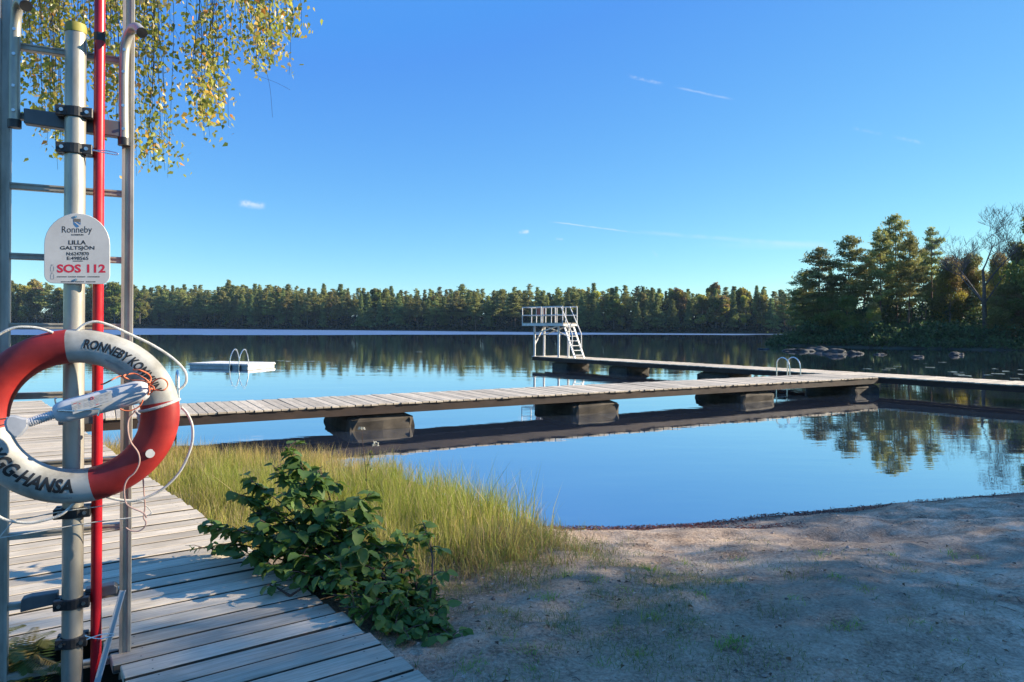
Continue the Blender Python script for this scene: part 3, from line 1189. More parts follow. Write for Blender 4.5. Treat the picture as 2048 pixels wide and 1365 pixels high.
def build_sign():
    off = 0.150
    c = SP(154, 498, off)
    t = thing('rescue_sign', 'white round-topped rescue sign with place name and SOS 112', 'sign', tuple(c))
    # outline in photograph pixels
    pts = []
    cx, top, bot, x0, x1 = 154, 427, 569, 88, 220
    rt = 66
    ry = 63
    for i in range(0, 17):
        a = math.pi - math.pi * i / 16
        pts.append((cx + rt * math.cos(a), top + ry - ry * math.sin(a)))
    for i in range(7):
        a = math.pi / 2 * i / 6
        pts.append((x1 - 18 + 18 * math.cos(a), bot - 18 + 18 * math.sin(a)))
    for i in range(7):
        a = math.pi / 2 + math.pi / 2 * i / 6
        pts.append((x0 + 18 + 18 * math.cos(a), bot - 20 + 18 * math.sin(a)))
    # keep the edges level: the sign itself is square to the post
    f = [SP(x, y, off) for x, y in pts]
    bk = [q - LN * 0.006 for q in f]
    n = len(f)
    b = MB()
    b.add(f + bk, [tuple(range(n - 1, -1, -1)), tuple(range(n, 2 * n))] + [(i, i + 1 if i + 1 < n else 0, (i + 1) % n + n, i + n) for i in range(n)])
    b.build('sign_plate', M['sign_white'], t, bevel=0.0015)

    def put(body, x0, y0, x1, y1, mat, bold=0.0, name='lettering'):
        me = text_mesh(body, bold)
        xs = [v.co.x for v in me.vertices]
        ys = [v.co.y for v in me.vertices]
        a0, a1, b0, b1 = min(xs), max(xs), min(ys), max(ys)
        for v in me.vertices:
            u, w = (v.co.x - a0) / (a1 - a0), (v.co.y - b0) / (b1 - b0)
            v.co = SP(x0 + u * (x1 - x0), y1 - w * (y1 - y0), off + 0.0004)
        me.materials.append(mat)
        link(name, me, t)

    put('Ronneby', 124, 453, 184, 470, M['ink_black'], 0.0)
    put('KOMMUN', 143, 468.6, 167, 471.6, M['ink_black'], 0.03)
    put('LILLA', 137, 481, 172, 489.5, M['ink_black'], 0.022)
    put('GALTSJÖN', 120, 491, 189, 502, M['ink_black'], 0.022)
    put('N:6247870', 133, 504.5, 178, 511.5, M['ink_black'], 0.018)
    put('E:498565', 134, 513.5, 177, 520.5, M['ink_black'], 0.018)
    put('SOS 112', 114, 529, 211, 546, M['ink_red'], 0.035)

    def bar(x0, y0, x1, y1, mat, name='print_line'):
        b = MB()
        b.add([SP(x, y, off + 0.0004) for x, y in ((x0, y1), (x1, y1), (x1, y0), (x0, y0))], [(0, 1, 2, 3)])
        return b
    # rows of print too small to read in the photograph
    rr = random.Random(5)
    for y, xa, xb in ((522.5, 146, 165), (554, 114, 134), (554, 136, 152), (554, 154, 170), (554, 175, 199), (564, 122, 147), (564, 150, 168), (564, 172, 191)):
        b = MB()
        x = xa
        while x < xb:
            w = rr.uniform(0.7, 1.6)
            b.v_f = None
            q = [SP(px, py, off + 0.0004) for px, py in ((x, y + 1.0), (x + w, y + 1.0), (x + w, y - 0.8), (x, y - 0.8))]
            b.add(q, [(0, 1, 2, 3)])
            x += w + 0.5
        b.build('small_print', M['ink_black'], t)
    # town arms: shield with bend
    sh = [(147, 438), (161.5, 438), (161.5, 449), (158, 453.5), (154.3, 456), (150.5, 453.5), (147, 449)]

    def poly(pts, mat, name, o2):
        b = MB()
        b.add([SP(x, y, off + o2) for x, y in reversed(pts)], [tuple(range(len(pts)))])
        b.build(name, mat, t)
    poly(sh, M['ink_blue'], 'shield', 0.0004)
    poly([(147.3, 438.3), (161.2, 438.3), (161.2, 444), (147.3, 444)], M['ink_brown'], 'shield_chief', 0.0007)
    poly([(148, 444.3), (150.5, 444.3), (160.5, 450.8), (158.6, 453)], M['sign_white'], 'shield_bend', 0.0007)
    poly([(156, 444.3), (160.8, 444.3), (160.8, 448)], M['ink_grey'], 'shield_mark', 0.0007)
    # two little telephone outlines
    for y in (530, 546):
        for (xa, ya, xb, yb) in ((101, y, 107, y + 1), (101, y + 12, 108, y + 13), (101, y + 3, 102, y + 12), (107, y + 3, 108, y + 12), (103.5, y - 1, 104.5, y + 3)):
            bar(xa, ya, xb, yb, None).build('telephone_mark', M['ink_grey'], t)
    # screws
    b = MB()
    for x, y in ((152, 446 - 12), (152, 560)):
        q = SP(x, y, off)
        b.tube([q, q + LN * 0.003], 0.005, 8)
    b.build('screw', M['steel'], t)


RC = SP(153, 832.5, 0.215)
R_MAJ, R_MIN, R_OX, R_DEP = 0.2945, 0.0705, 1.085, 0.062
RT = Vector((0.954, 0.30, 0)).normalized()
RN = Vector((RT.y, -RT.x, 0))


def ringp(th, rho, d):
    return RC + RT * (R_OX * rho * math.cos(th)) + ZU * (rho * math.sin(th)) + RN * d


def build_ring():
    t = thing('lifebuoy', 'red and white life buoy with white grab line hung on the post', 'life buoy', tuple(RC))
    for a0, a1, mat, nm in ((95, 188, 'ring_red', 'red_segment'), (188, 282, 'ring_white', 'white_segment'), (282, 370, 'ring_red', 'red_segment'), (10, 95, 'ring_white', 'white_segment')):
        na, nb = 40, 28
        b = MB()
        vs_ = []
        for i in range(na + 1):
            th = R(a0 + (a1 - a0) * i / na)
            for k in range(nb):
                ph = 2 * math.pi * k / nb
                c, s = math.cos(ph), math.sin(ph)
                vs_.append(ringp(th, R_MAJ + R_MIN * math.copysign(abs(c) ** 0.86, c), R_DEP * math.copysign(abs(s) ** 0.86, s)))
        fs = []
        for i in range(na):
            for k in range(nb):
                k2 = (k + 1) % nb
                fs.append((i * nb + k, i * nb + k2, (i + 1) * nb + k2, (i + 1) * nb + k))
        b.add(vs_, fs)
        seg = b.build(nm, M[mat], t, smooth=True)

    def depth(v):
        u = min(abs(v) / R_MIN, 0.98)
        return R_DEP * (1 - u ** (2 / 0.86)) ** (0.43)

    def arc_text(body, th0, th1, hgt, rho0, mat, bold, inward=False, name='lettering', shear=0.0):
        me = text_mesh(body, bold, shear)
        xs = [v.co.x for v in me.vertices]
        ys = [v.co.y for v in me.vertices]
        a0, a1, b0, b1 = min(xs), max(xs), min(ys), max(ys)
        refine(me, (b1 - b0) * 0.2)
        for v in me.vertices:
            u, w = (v.co.x - a0) / (a1 - a0), (v.co.y - b0) / (b1 - b0) - 0.5
            th = R(th0 + (th1 - th0) * u)
            rho = rho0 + (-w if inward else w) * hgt
            v.co = ringp(th, rho, depth(rho - R_MAJ) + 0.0010)
        me.materials.append(mat)
        link(name, me, t)
    arc_text('RONNEBY KOMMUN', 83, 20, 0.040, R_MAJ + 0.014, M['ink_black'], 0.03, shear=0.1)
    arc_text('TRYGG-HANSA', 192, 271, 0.058, R_MAJ - 0.012, M['ink_black'], 0.04, inward=True, shear=0.15)
    arc_text('TMs industriteam AB', 258, 270, 0.010, R_MAJ + 0.036, M['ink_grey'], 0.02, inward=True)
    arc_text('TMs industriteam AB', 66, 45, 0.009, R_MAJ - 0.033, M['ink_grey'], 0.02)
    # strap bands around the ring
    for ang, mat, w in ((6.5, 'rope_white', 0.011), (186, 'black', 0.004), (180, 'black', 0.004)):
        b = MB()
        pts = []
        for k in range(25):
            ph = 2 * math.pi * k / 24
            th = R(ang) + math.cos(ph) * R(3 if ang == 6.5 else 0.5)
            pts.append(ringp(th, R_MAJ + (R_MIN + 0.004) * math.cos(ph), (R_DEP + 0.006) * math.sin(ph)))
        b.tube(pts, w * 0.6, 6, cap=False)
        b.build('strap', M[mat], t, smooth=True)
    # grab line
    for pts in ([(-30, 690), (0, 668), (30, 656), (62, 655), (86, 659), (106, 666)],
                [(154, 662), (168, 650), (192, 644), (222, 652), (262, 670), (304, 690), (343, 715), (368, 740), (373, 758), (369, 770), (358, 780)],
                [(363, 815), (374, 827), (384, 850), (385, 880), (376, 912), (358, 946), (330, 975), (300, 992), (268, 1001), (238, 1000), (213, 994)],
                [(-20, 1015), (0, 1035), (30, 1044), (62, 1046), (100, 1038), (125, 1028), (150, 1005)]):
        b = MB()
        b.tube(smooth_path([SP(x, y, 0.24) for x, y in pts], 5), 0.0058, 8)
        b.build('grab_line', M['rope_white'], t, smooth=True)
    # rope end hanging inside the ring at the right strap
    b = MB()
    b.tube(smooth_path([SP(x, y, 0.22) for x, y in ((268, 822), (278, 832), (283, 845), (281, 858))], 5), [0.004] * 5 + [0.012] * 6 + [0.016] * 5, 8)
    b.build('rope_end', M['plastic_white'], t, smooth=True)
    # white reflector dot on the lower right
    th, rho = R(-31), R_MAJ + 0.018
    q = ringp(th, rho, depth(0.018) + 0.0005)
    b = MB()
    nrm = (LN + LT * 0.25).normalized()
    b.tube([q, q + nrm * 0.003], 0.0185, 16)
    b.build('reflector_dot', M['sign_white'], t)


def build_throw_line():
    off = 0.362
    t = thing('throw_line', 'white plastic rescue throw line container clipped across the life buoy', 'throw line', tuple(SP(160, 815, off)))
    k = 0.0019                      # metres per photograph pixel here

    def lathe(pts, name, flat=0.55, n=16):
        """pts: (pixel x, pixel y, half width in pixels)"""
        b = MB()
        path = [SP(x, y, off) for x, y, _ in pts]
        rs = [w * k for _, _, w in pts]
        ax = (path[-1] - path[0]).normalized()
        side = ax.cross(LN).normalized()
        vs_, fs = [], []
        for p, r_ in zip(path, rs):
            for i in range(n):
                a = 2 * math.pi * i / n
                vs_.append(p + side * r_ * math.cos(a) + LN * min(r_ * flat, 0.032) * math.sin(a))
        for i in range(len(path) - 1):
            for q in range(n):
                q2 = (q + 1) % n
                fs.append((i * n + q, i * n + q2, (i + 1) * n + q2, (i + 1) * n + q))
        fs.append(tuple(range(n - 1, -1, -1)))
        fs.append(tuple((len(path) - 1) * n + q for q in range(n)))
        b.add(vs_, fs)
        return b.build(name, M['plastic_white'], t, smooth=True)
    body = lathe([(108, 829, 13), (112, 828, 18), (120, 826, 22), (135, 822, 24), (180, 810, 24.5), (240, 794, 25), (270, 786, 25), (285, 781, 23), (294, 778.5, 18), (298, 777, 10)], 'body')
    neck = [(56, 846, 9)]
    for i in range(11):
        x = 60 + i * 4.8
        y = 845 - i * 1.6
        neck += [(x, y, 9.5), (x + 2.2, y - 0.7, 9.5), (x + 2.8, y - 0.9, 7.8), (x + 4.2, y - 1.4, 7.8)]
    lathe(neck, 'neck', 0.9, 12)
    # fan shaped head
    pts = [(58, 836), (57, 855), (47, 868), (36, 878), (26, 877), (12, 862), (8, 850), (9, 838), (16, 831), (28, 830), (46, 835)]
    f = [SP(x, y, off + 0.022) for x, y in pts]
    bk = [SP(x, y, off - 0.02) for x, y in pts]
    n = len(f)
    b = MB()
    b.add(f + bk, [tuple(range(n)), tuple(range(2 * n - 1, n - 1, -1))] + [(i, i + n, (i + 1) % n + n, (i + 1) % n) for i in range(n)])
    b.build('head', M['plastic_white'], t, bevel=0.008, seg=2, smooth=True)
    # printed label on the body
    def quad(pts, mat, name, o2):
        b = MB()
        b.add([SP(x, y, off + o2) for x, y in pts], [tuple(range(len(pts)))])
        b.build(name, mat, t)
    quad([(142, 806), (222, 782), (226, 803), (146, 829)][::-1], M['sign_white'], 'label_plate', 0.0332)
    rr = random.Random(2)
    b, rd = MB(), MB()
    for c in range(7):
        for l in range(6):
            u0, v0 = 0.04 + c * 0.135, 0.14 + l * 0.13
            if rr.random() < 0.2:
                continue
            u1, v1 = u0 + rr.uniform(0.05, 0.11), v0 + 0.05

            def mp(u, v):
                x = 142 + u * 80 + v * 4
                y = 806 - u * 24 + v * 22
                return SP(x, y, off + 0.0342)
            (rd if rr.random() < 0.15 else b).add([mp(u0, v1), mp(u1, v1), mp(u1, v0), mp(u0, v0)], [(0, 1, 2, 3)])
    b.build('small_print', M['ink_grey'], t)
    if rd.v:
        rd.build('small_print', M['ink_red'], t)
    q = SP(184, 797, off + 0.0342)
    b = MB()
    ring = [q + (LT * math.cos(a) + ZU * math.sin(a)) * 0.0055 for a in [2 * math.pi * i / 14 for i in range(15)]]
    b.tube(ring, 0.0011, 5, cap=False)
    b.build('print_ring', M['ink_red'], t)
    # wire cradle below
    b = MB()
    b.tube(smooth_path([SP(x, y, off + 0.03) for x, y in ((116, 822), (118, 821), (150, 822), (196, 818), (199, 824), (196, 832))], 4), 0.004, 6)
    b.tube(smooth_path([SP(x, y, off - 0.02) for x, y in ((113, 815), (110, 800), (111, 797), (114, 797))], 4), 0.003, 6)
    b.build('wire_cradle', M['steel'], t, smooth=True)
    # orange cord knotted at the end
    loops = [[(296, 777), (300, 768), (290, 758), (270, 748), (252, 750), (248, 754), (262, 760), (284, 762), (298, 766), (302, 757), (296, 748), (280, 741), (266, 740)],
             [(298, 772), (312, 760), (324, 757), (334, 764), (335, 774), (326, 781), (310, 780), (300, 777)],
             [(297, 770), (304, 772), (308, 778), (302, 786), (296, 790), (299, 780), (297, 768), (303, 764)],
             [(250, 752), (236, 754), (222, 761), (208, 768), (202, 769)]]
    for i, pts in enumerate(loops):
        b = MB()
        b.tube(smooth_path([SP(x, y, off + 0.03 + 0.012 * ((j * 7) % 3)) for j, (x, y) in enumerate(pts)], 5), 0.0032, 6)
        b.build('cord', M['cord_orange'], t, smooth=True)
    b = MB()
    b.tube(smooth_path([SP(x, y, off + 0.02) for x, y in ((286, 800), (280, 812), (264, 821), (250, 822), (240, 818))], 5), 0.003, 6)
    b.build('cord', M['cord_orange'], t, smooth=True)


def build_cords():
    b = MB()
    for pts, off in (([(272, 822), (258, 838), (256, 862), (262, 885), (276, 905), (279, 925), (270, 945), (256, 958), (249, 975), (250, 1000), (258, 1013), (286, 1026), (293, 1036)], 0.345),
                     ([(286, 955), (288, 985), (290, 1015), (287, 1035), (292, 1045), (288, 1056), (276, 1063), (262, 1062), (252, 1056)], 0.20)):
        b.tube(smooth_path([SP(x, y, off) for x, y in pts], 5), 0.0032, 6)
    o = b.build('hanging_string', M['cord_pink'], smooth=True)
    tag(o, 'thin pinkish cord dangling from the right strap of the life buoy', 'string')
    b = MB()
    for pts, off in (([(-10, 1085), (10, 1062), (30, 1042), (60, 1036), (120, 1024), (180, 1016), (240, 1007), (282, 1003), (292, 1012), (303, 1025), (295, 1031), (270, 1035), (180, 1046), (100, 1060), (40, 1070), (-10, 1078)], 0.16),):
        b.tube(smooth_path([SP(x, y, off) for x, y in pts], 6), 0.0026, 6)
    o = b.build('line', M['rope_white'], smooth=True)
    tag(o, 'thin white line strung across the ladder just below the life buoy', 'line')


build_ladder()
build_pole()
build_red_pole()
build_strip()
build_sign()
build_ring()
build_throw_line()
build_cords()


# ------------------------------------------------------------------ trees
def unit(rng, n):
    v = rng.normal(size=(n, 3))
    return v / np.linalg.norm(v, axis=1, keepdims=True)


def tri_cloud(rng, cen, spread, k, size, cols, upright=0.0, aspect=0.35):
    n = len(cen) * k
    c = np.repeat(cen, k, 0) + rng.normal(size=(n, 3)) * np.asarray(spread)
    a = unit(rng, n)
    a[:, 2] += upright
    a /= np.linalg.norm(a, axis=1, keepdims=True)
    b = np.cross(a, unit(rng, n))
    b /= np.linalg.norm(b, axis=1, keepdims=True) + 1e-9
    s = size * rng.uniform(0.6, 1.35, (n, 1))
    v = np.stack([c - a * s * 0.5 - b * s * aspect, c - a * s * 0.5 + b * s * aspect, c + a * s * 0.7], 1).reshape(-1, 3)
    col = np.repeat(cols, k, 0) * rng.uniform(0.75, 1.25, (n, 1))
    return v, np.repeat(col, 3, 0)


def finish_crown(name, parts):
    v = np.concatenate([p[0] for p in parts])
    c = np.concatenate([p[1] for p in parts])
    f = np.arange(len(v)).reshape(-1, 3)
    return v, c, f


def trunk_mesh(name, rng, H, r0, lean, mat, branches=(), n=7, top=0.98):
    b = MB()
    pts, rs = [], []
    ph = rng.uniform(0, 6)
    for i in range(9):
        u = i / 8
        pts.append((lean * u * H + math.sin(u * 4 + ph) * 0.012 * H - math.sin(ph) * 0.012 * H, math.cos(u * 3 + ph) * 0.010 * H - math.cos(ph) * 0.010 * H, u * H * top))
        rs.append(max(r0 * (1 - u * 0.92), 0.012))
    b.tube(pts, rs, n)
    for p, q, r_ in branches:
        m = [(p[i] + q[i]) / 2 for i in range(3)]
        m[2] += 0.12 * (q[2] - p[2]) - 0.02
        b.tube([p, m, q], [r_, r_ * 0.65, r_ * 0.2], 3, cap=False)
    return b.mesh(name, mat, smooth=True), pts


def trunk_at(pts, z):
    for (x0, y0, z0), (x1, y1, z1) in zip(pts, pts[1:]):
        if z <= z1:
            u = (z - z0) / (z1 - z0)
            return np.array((x0 + (x1 - x0) * u, y0 + (y1 - y0) * u, z))
    return np.array(pts[-1])


def make_conifer(seed, H, cb, cr, kind, dens, leaf, col, r0=0.16, lean=0.0, bark='bark_pine', far_=False, per=9):
    """returns (trunk mesh, crown mesh) of a pine or a spruce modelled at the origin"""
    rng = np.random.default_rng(seed)
    b0, pts = trunk_mesh('trunk', rng, H, r0, lean, M[bark])
    bpy.data.meshes.remove(b0)
    cen, cols, br = [], [], []
    z = H * cb
    gap = 0.55 if kind == 'pine' else 0.42
    base_c = np.array(col)
    while z < H * 0.985:
        u = (z - H * cb) / (H * (1 - cb))
        if kind == 'pine':
            rad = cr * ((1 - u) ** 0.9 if far_ else (1 - u ** 1.7) ** 0.75) * (0.55 + 0.45 * min(1, u * 4 + 0.3)) + 0.16
        else:
            rad = cr * (1 - u) ** 0.95 + 0.05
        nb = rng.integers(3, 6) if kind == 'pine' else rng.integers(5, 8)
        for _ in range(nb):
            a = rng.uniform(0, 2 * math.pi)
            Lb = rad * rng.uniform(0.55, 1.15)
            o = trunk_at(pts, z)
            rise = (0.10 + 0.35 * u) * Lb if kind == 'pine' else (-0.28 + 0.5 * u) * Lb
            tip = o + np.array((math.cos(a) * Lb, math.sin(a) * Lb, rise))
            br.append((tuple(o), tuple(tip), 0.035 if kind == 'pine' else 0.022))
            ncl = max(2, int(Lb * dens))
            tone = rng.uniform(0.7, 1.3)
            for j in range(ncl):
                f = rng.uniform(0.30 if kind == 'pine' else 0.15, 1.05)
                cc = o + (tip - o) * f
                w = 0.16 * Lb
                cc = cc + np.array((rng.normal() * w, rng.normal() * w, rng.normal() * 0.10))
                cen.append(cc)
                cols.append(base_c * tone * rng.uniform(0.8, 1.2))
        z += gap * rng.uniform(0.7, 1.35) * (H / 14) ** 0.5
    cen, cols = np.array(cen), np.array(cols)
    sp = (0.22, 0.22, 0.10) if kind == 'pine' else (0.2, 0.2, 0.1)
    v, c = tri_cloud(rng, cen, np.array(sp) * (H / 12) ** 0.5, per, leaf, cols, 0.25, 0.34 if far_ else 0.24)
    crown = np_mesh('crown', v, np.arange(len(v)).reshape(-1, 3), M['needles'], c)
    rng2 = np.random.default_rng(seed)
    tr, _ = trunk_mesh('trunk', rng2, H, r0, lean, M[bark], br[::2] if len(br) > 140 else br)
    return tr, crown


def make_broadleaf(seed, H, cb, cr, dens, leaf, cols_, r0=0.14, lean=0.0, bark='bark_birch', lobes=16):
    rng = np.random.default_rng(seed)
    b0, pts = trunk_mesh('trunk', rng, H, r0, lean, M[bark])
    bpy.data.meshes.remove(b0)
    cen, cc, br = [], [], []
    for i in range(lobes):
        u = rng.uniform(0, 1)
        z = H * (cb + (1 - cb) * u)
        prof = math.sin(math.pi * min(0.97, 0.18 + 0.82 * u)) ** 0.7
        a = rng.uniform(0, 2 * math.pi)
        rr_ = cr * prof * rng.uniform(0.3, 0.9)
        o = trunk_at(pts, max(z - rr_ * 0.9, H * cb * 0.8))
        lc = trunk_at(pts, z) + np.array((math.cos(a) * rr_, math.sin(a) * rr_, rng.normal() * 0.2))
        br.append((tuple(o), tuple(lc), 0.04))
        ls = cr * rng.uniform(0.28, 0.52)
        col = np.array(cols_[rng.integers(0, len(cols_))]) * rng.uniform(0.75, 1.25)
        n = int(dens * ls * ls * 22)
        d = unit(rng, n) * (rng.uniform(0.35, 1.0, (n, 1)) ** 0.5) * np.array((ls, ls, ls * 0.75))
        cen.append(lc + d)
        cc.append(np.tile(col, (n, 1)))
    cen, cc = np.concatenate(cen), np.concatenate(cc)
    v, c = tri_cloud(rng, cen, (0.16, 0.16, 0.16), 5, leaf, cc, 0.0, 0.42)
    crown = np_mesh('crown', v, np.arange(len(v)).reshape(-1, 3), M['leafage'], c)
    tr, _ = trunk_mesh('trunk', np.random.default_rng(seed), H, r0, lean, M[bark], br)
    return tr, crown


def tree_thing(name, meshes, label, loc, rz=0.0, sc=(1, 1, 1), group=None):
    t = thing(name, label, 'tree', loc, rz, group)
    t.scale = sc
    tr = bpy.data.objects.new('trunk', meshes[0])
    cr = bpy.data.objects.new('crown', meshes[1])
    for o in (tr, cr):
        COL.objects.link(o)
        o.parent = t
    return t


PINE_C, SPRUCE_C = (0.28, 0.28, 0.09), (0.20, 0.24, 0.085)
YEL, OLV, ORG, GRN = (0.38, 0.35, 0.06), (0.24, 0.24, 0.065), (0.32, 0.24, 0.09), (0.17, 0.21, 0.05)


def land_z(x, y):
    return float(land_h(np.array([x]), np.array([y]))[0])


def far_forest():
    fp = [make_conifer(100 + i, 15, 0.36 + 0.05 * (i % 3), 2.9 + 0.5 * (i % 3), 'pine', 3.6, 0.36, PINE_C, 0.15, 0.006 * (i - 2), far_=True, per=13) for i in range(8)]
    fs = [make_conifer(120 + i, 15, 0.16, 2.5 + 0.25 * i, 'spruce', 3.4, 0.36, SPRUCE_C, 0.14, far_=True, per=12) for i in range(4)]
    fb = [make_broadleaf(140 + i, 12.5, 0.30, 2.6, 2.6, 0.5, [(YEL, OLV), (OLV, GRN), (OLV, YEL, ORG)][i], 0.11) for i in range(3)]
    rng = np.random.default_rng(11)
    shore = [(-200, 326), (-152, 309), (-103, 282), (-62, 266), (0, 240), (41, 216), (86, 214), (128, 208)]
    spit = [(-232, 289), (-196, 291), (-168, 289), (-154, 293)]
    P_ = {'p': [], 's': [], 'b': []}

    def place(kind, x, y, h, lab, grp):
        src = {'p': fp, 's': fs, 'b': fb}[kind]
        ms = src[rng.integers(0, len(src))]
        k = h / (12.5 if kind == 'b' else 15)
        nm = {'p': 'pine_tree', 's': 'spruce_tree', 'b': 'birch_tree'}[kind]
        w = k * rng.uniform(0.75, 1.45)
        tree_thing(nm, ms, lab, (x, y, land_z(x, y) - 0.15), rng.uniform(0, 6.28), (w, w, k), grp)
    for row in range(5):
        for (x0, y0), (x1, y1) in zip(shore, shore[1:]):
            L = math.hypot(x1 - x0, y1 - y0)
            n = max(1, int(L / (3.6 if row < 3 else 3.8)))
            for i in range(n):
                u = (i + rng.uniform(0.1, 0.9)) / n
                x, y = x0 + (x1 - x0) * u, y0 + (y1 - y0) * u
                nx_, ny_ = -(y1 - y0) / L, (x1 - x0) / L
                off = 2.0 + row * 6.5 + rng.uniform(-1.6, 2.4)
                x, y = x + nx_ * off, y + ny_ * off
                if x < -230 and row > 3:
                    continue
                px = 1024 + F * x / y
                if px > 1640:
                    continue
                full = np.interp(px, [250, 450, 700, 1024, 1300, 1600], [17.5, 18.0, 15.6, 14.2, 13.6, 13.8])
                h = full * rng.uniform(0.74, 1.04) * (0.92 if row == 0 else 1.0) + rng.uniform(0.5, 2.2) * (rng.random() < 0.12)
                yel = 0.05 if px < 1150 else 0.22 if px < 1400 else 0.38
                q = rng.random()
                kd = 'b' if q < yel else ('s' if q < yel + 0.38 else 'p')
                if kd == 'b':
                    h *= 0.9
                lab = {'p': 'green pine standing in the far shore treeline across the lake', 's': 'dark pointed spruce standing in the far shore treeline across the lake',
                       'b': 'yellowing birch standing among conifers in the far shore treeline'}[kd]
                grp = {'p': 'pines along the far shore', 's': 'spruces along the far shore', 'b': 'yellowing birches along the far shore'}[kd]
                place(kd, x, y, h, lab, grp)
    for row in range(3):
        for (x0, y0), (x1, y1) in zip(spit, spit[1:]):
            L = math.hypot(x1 - x0, y1 - y0)
            n = max(1, int(L / 4.6))
            for i in range(n):
                u = (i + rng.uniform(0.1, 0.9)) / n
                x, y = x0 + (x1 - x0) * u, y0 + (y1 - y0) * u + 1.5 + row * 5.5 + rng.uniform(-1, 1.5)
                px = 1024 + F * x / y
                tip = np.clip((300 - px) / 70, 0, 1)
                h = (9.0 + 8.5 * tip) * rng.uniform(0.8, 1.05)
                kd = 'b' if rng.random() < (0.3 if px > 200 else 0.16) else ('p' if rng.random() < 0.7 else 's')
                lab = {'p': 'sunlit pine on the wooded point behind the rescue ladder', 's': 'pointed spruce on the wooded point behind the rescue ladder',
                       'b': 'pale yellow birch on the wooded point behind the rescue ladder'}[kd]
                place(kd, x, y, h, lab, {'p': 'pines on the left point', 's': 'spruces on the left point', 'b': 'birches on the left point'}[kd])
    # dense undergrowth and young trees between the trunks, nobody could count them
    cen, cols = [], []
    for (x0, y0), (x1, y1) in list(zip(shore, shore[1:])) + list(zip(spit, spit[1:])):
        L = math.hypot(x1 - x0, y1 - y0)
        n = int(L * 26)
        u = rng.uniform(0, 1, n)
        nx_, ny_ = -(y1 - y0) / L, (x1 - x0) / L
        off = rng.uniform(0.3, 34, n)
        x, y = x0 + (x1 - x0) * u + nx_ * off, y0 + (y1 - y0) * u + ny_ * off
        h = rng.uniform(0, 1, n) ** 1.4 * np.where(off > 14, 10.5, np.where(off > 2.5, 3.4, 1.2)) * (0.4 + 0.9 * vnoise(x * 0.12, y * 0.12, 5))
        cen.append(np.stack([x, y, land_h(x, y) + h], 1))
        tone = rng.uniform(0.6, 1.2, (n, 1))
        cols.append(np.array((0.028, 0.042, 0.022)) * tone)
    cen, cols = np.concatenate(cen), np.concatenate(cols)
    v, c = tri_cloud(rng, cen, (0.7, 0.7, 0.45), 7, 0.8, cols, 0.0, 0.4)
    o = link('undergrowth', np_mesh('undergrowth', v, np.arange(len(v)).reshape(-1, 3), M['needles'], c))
    tag(o, 'dark undergrowth between the trunks of the far shore forest', 'undergrowth', kind='stuff')


far_forest()


def bare_tree(px, Y, top, base_y):
    base = PD(px, base_y, Y)
    H = PD(px, top, Y).z - base.z
    rng = random.Random(4)
    b, tw = MB(), MB()

    def grow(p, d, L, r, depth):
        n = 4
        pts, rs = [p], [r]
        q = p.copy()
        dd = d.copy()
        for i in range(n):
            dd = (dd + Vector((rng.uniform(-.16, .16), rng.uniform(-.16, .16), rng.uniform(-.02, .12)))).normalized()
            q = q + dd * L / n
            pts.append(q.copy())
            rs.append(r * (1 - 0.55 * (i + 1) / n))
        (b if depth < 2 else tw).tube(pts, rs, 7 if depth < 1 else 4 if depth < 3 else 3, cap=False)
        if depth >= 5:
            return
        k = 3 if depth < 4 else 3
        for i in range(k + (1 if depth > 0 else 2)):
            at = pts[rng.randint(2, n)] if depth else pts[rng.randint(2, n)]
            ax = Vector((rng.uniform(-1, 1), rng.uniform(-1, 1), rng.uniform(-0.1, 0.5))).normalized()
            nd = (dd * 0.75 + ax * 0.85).normalized()
            grow(at, nd, L * rng.uniform(0.52, 0.74), max(rs[-1] * 0.7, 0.014), depth + 1)
    grow(Vector((0, 0, 0)), Vector((-0.06, 0, 1)).normalized(), H * 0.44, 0.24, 0)
    t = thing('bare_tree', 'tall leafless tree with thin spreading twigs rising above the right bank', 'tree', tuple(base))
    me = b.mesh('trunk', M['bark_grey'], smooth=True)
    zmax = max(v[2] for v in b.v + tw.v)
    t.scale = (H / zmax,) * 3
    o = bpy.data.objects.new('trunk', me)
    COL.objects.link(o)
    o.parent = t
    o = bpy.data.objects.new('twigs', tw.mesh('twigs', M['bark_grey']))
    COL.objects.link(o)
    o.parent = t


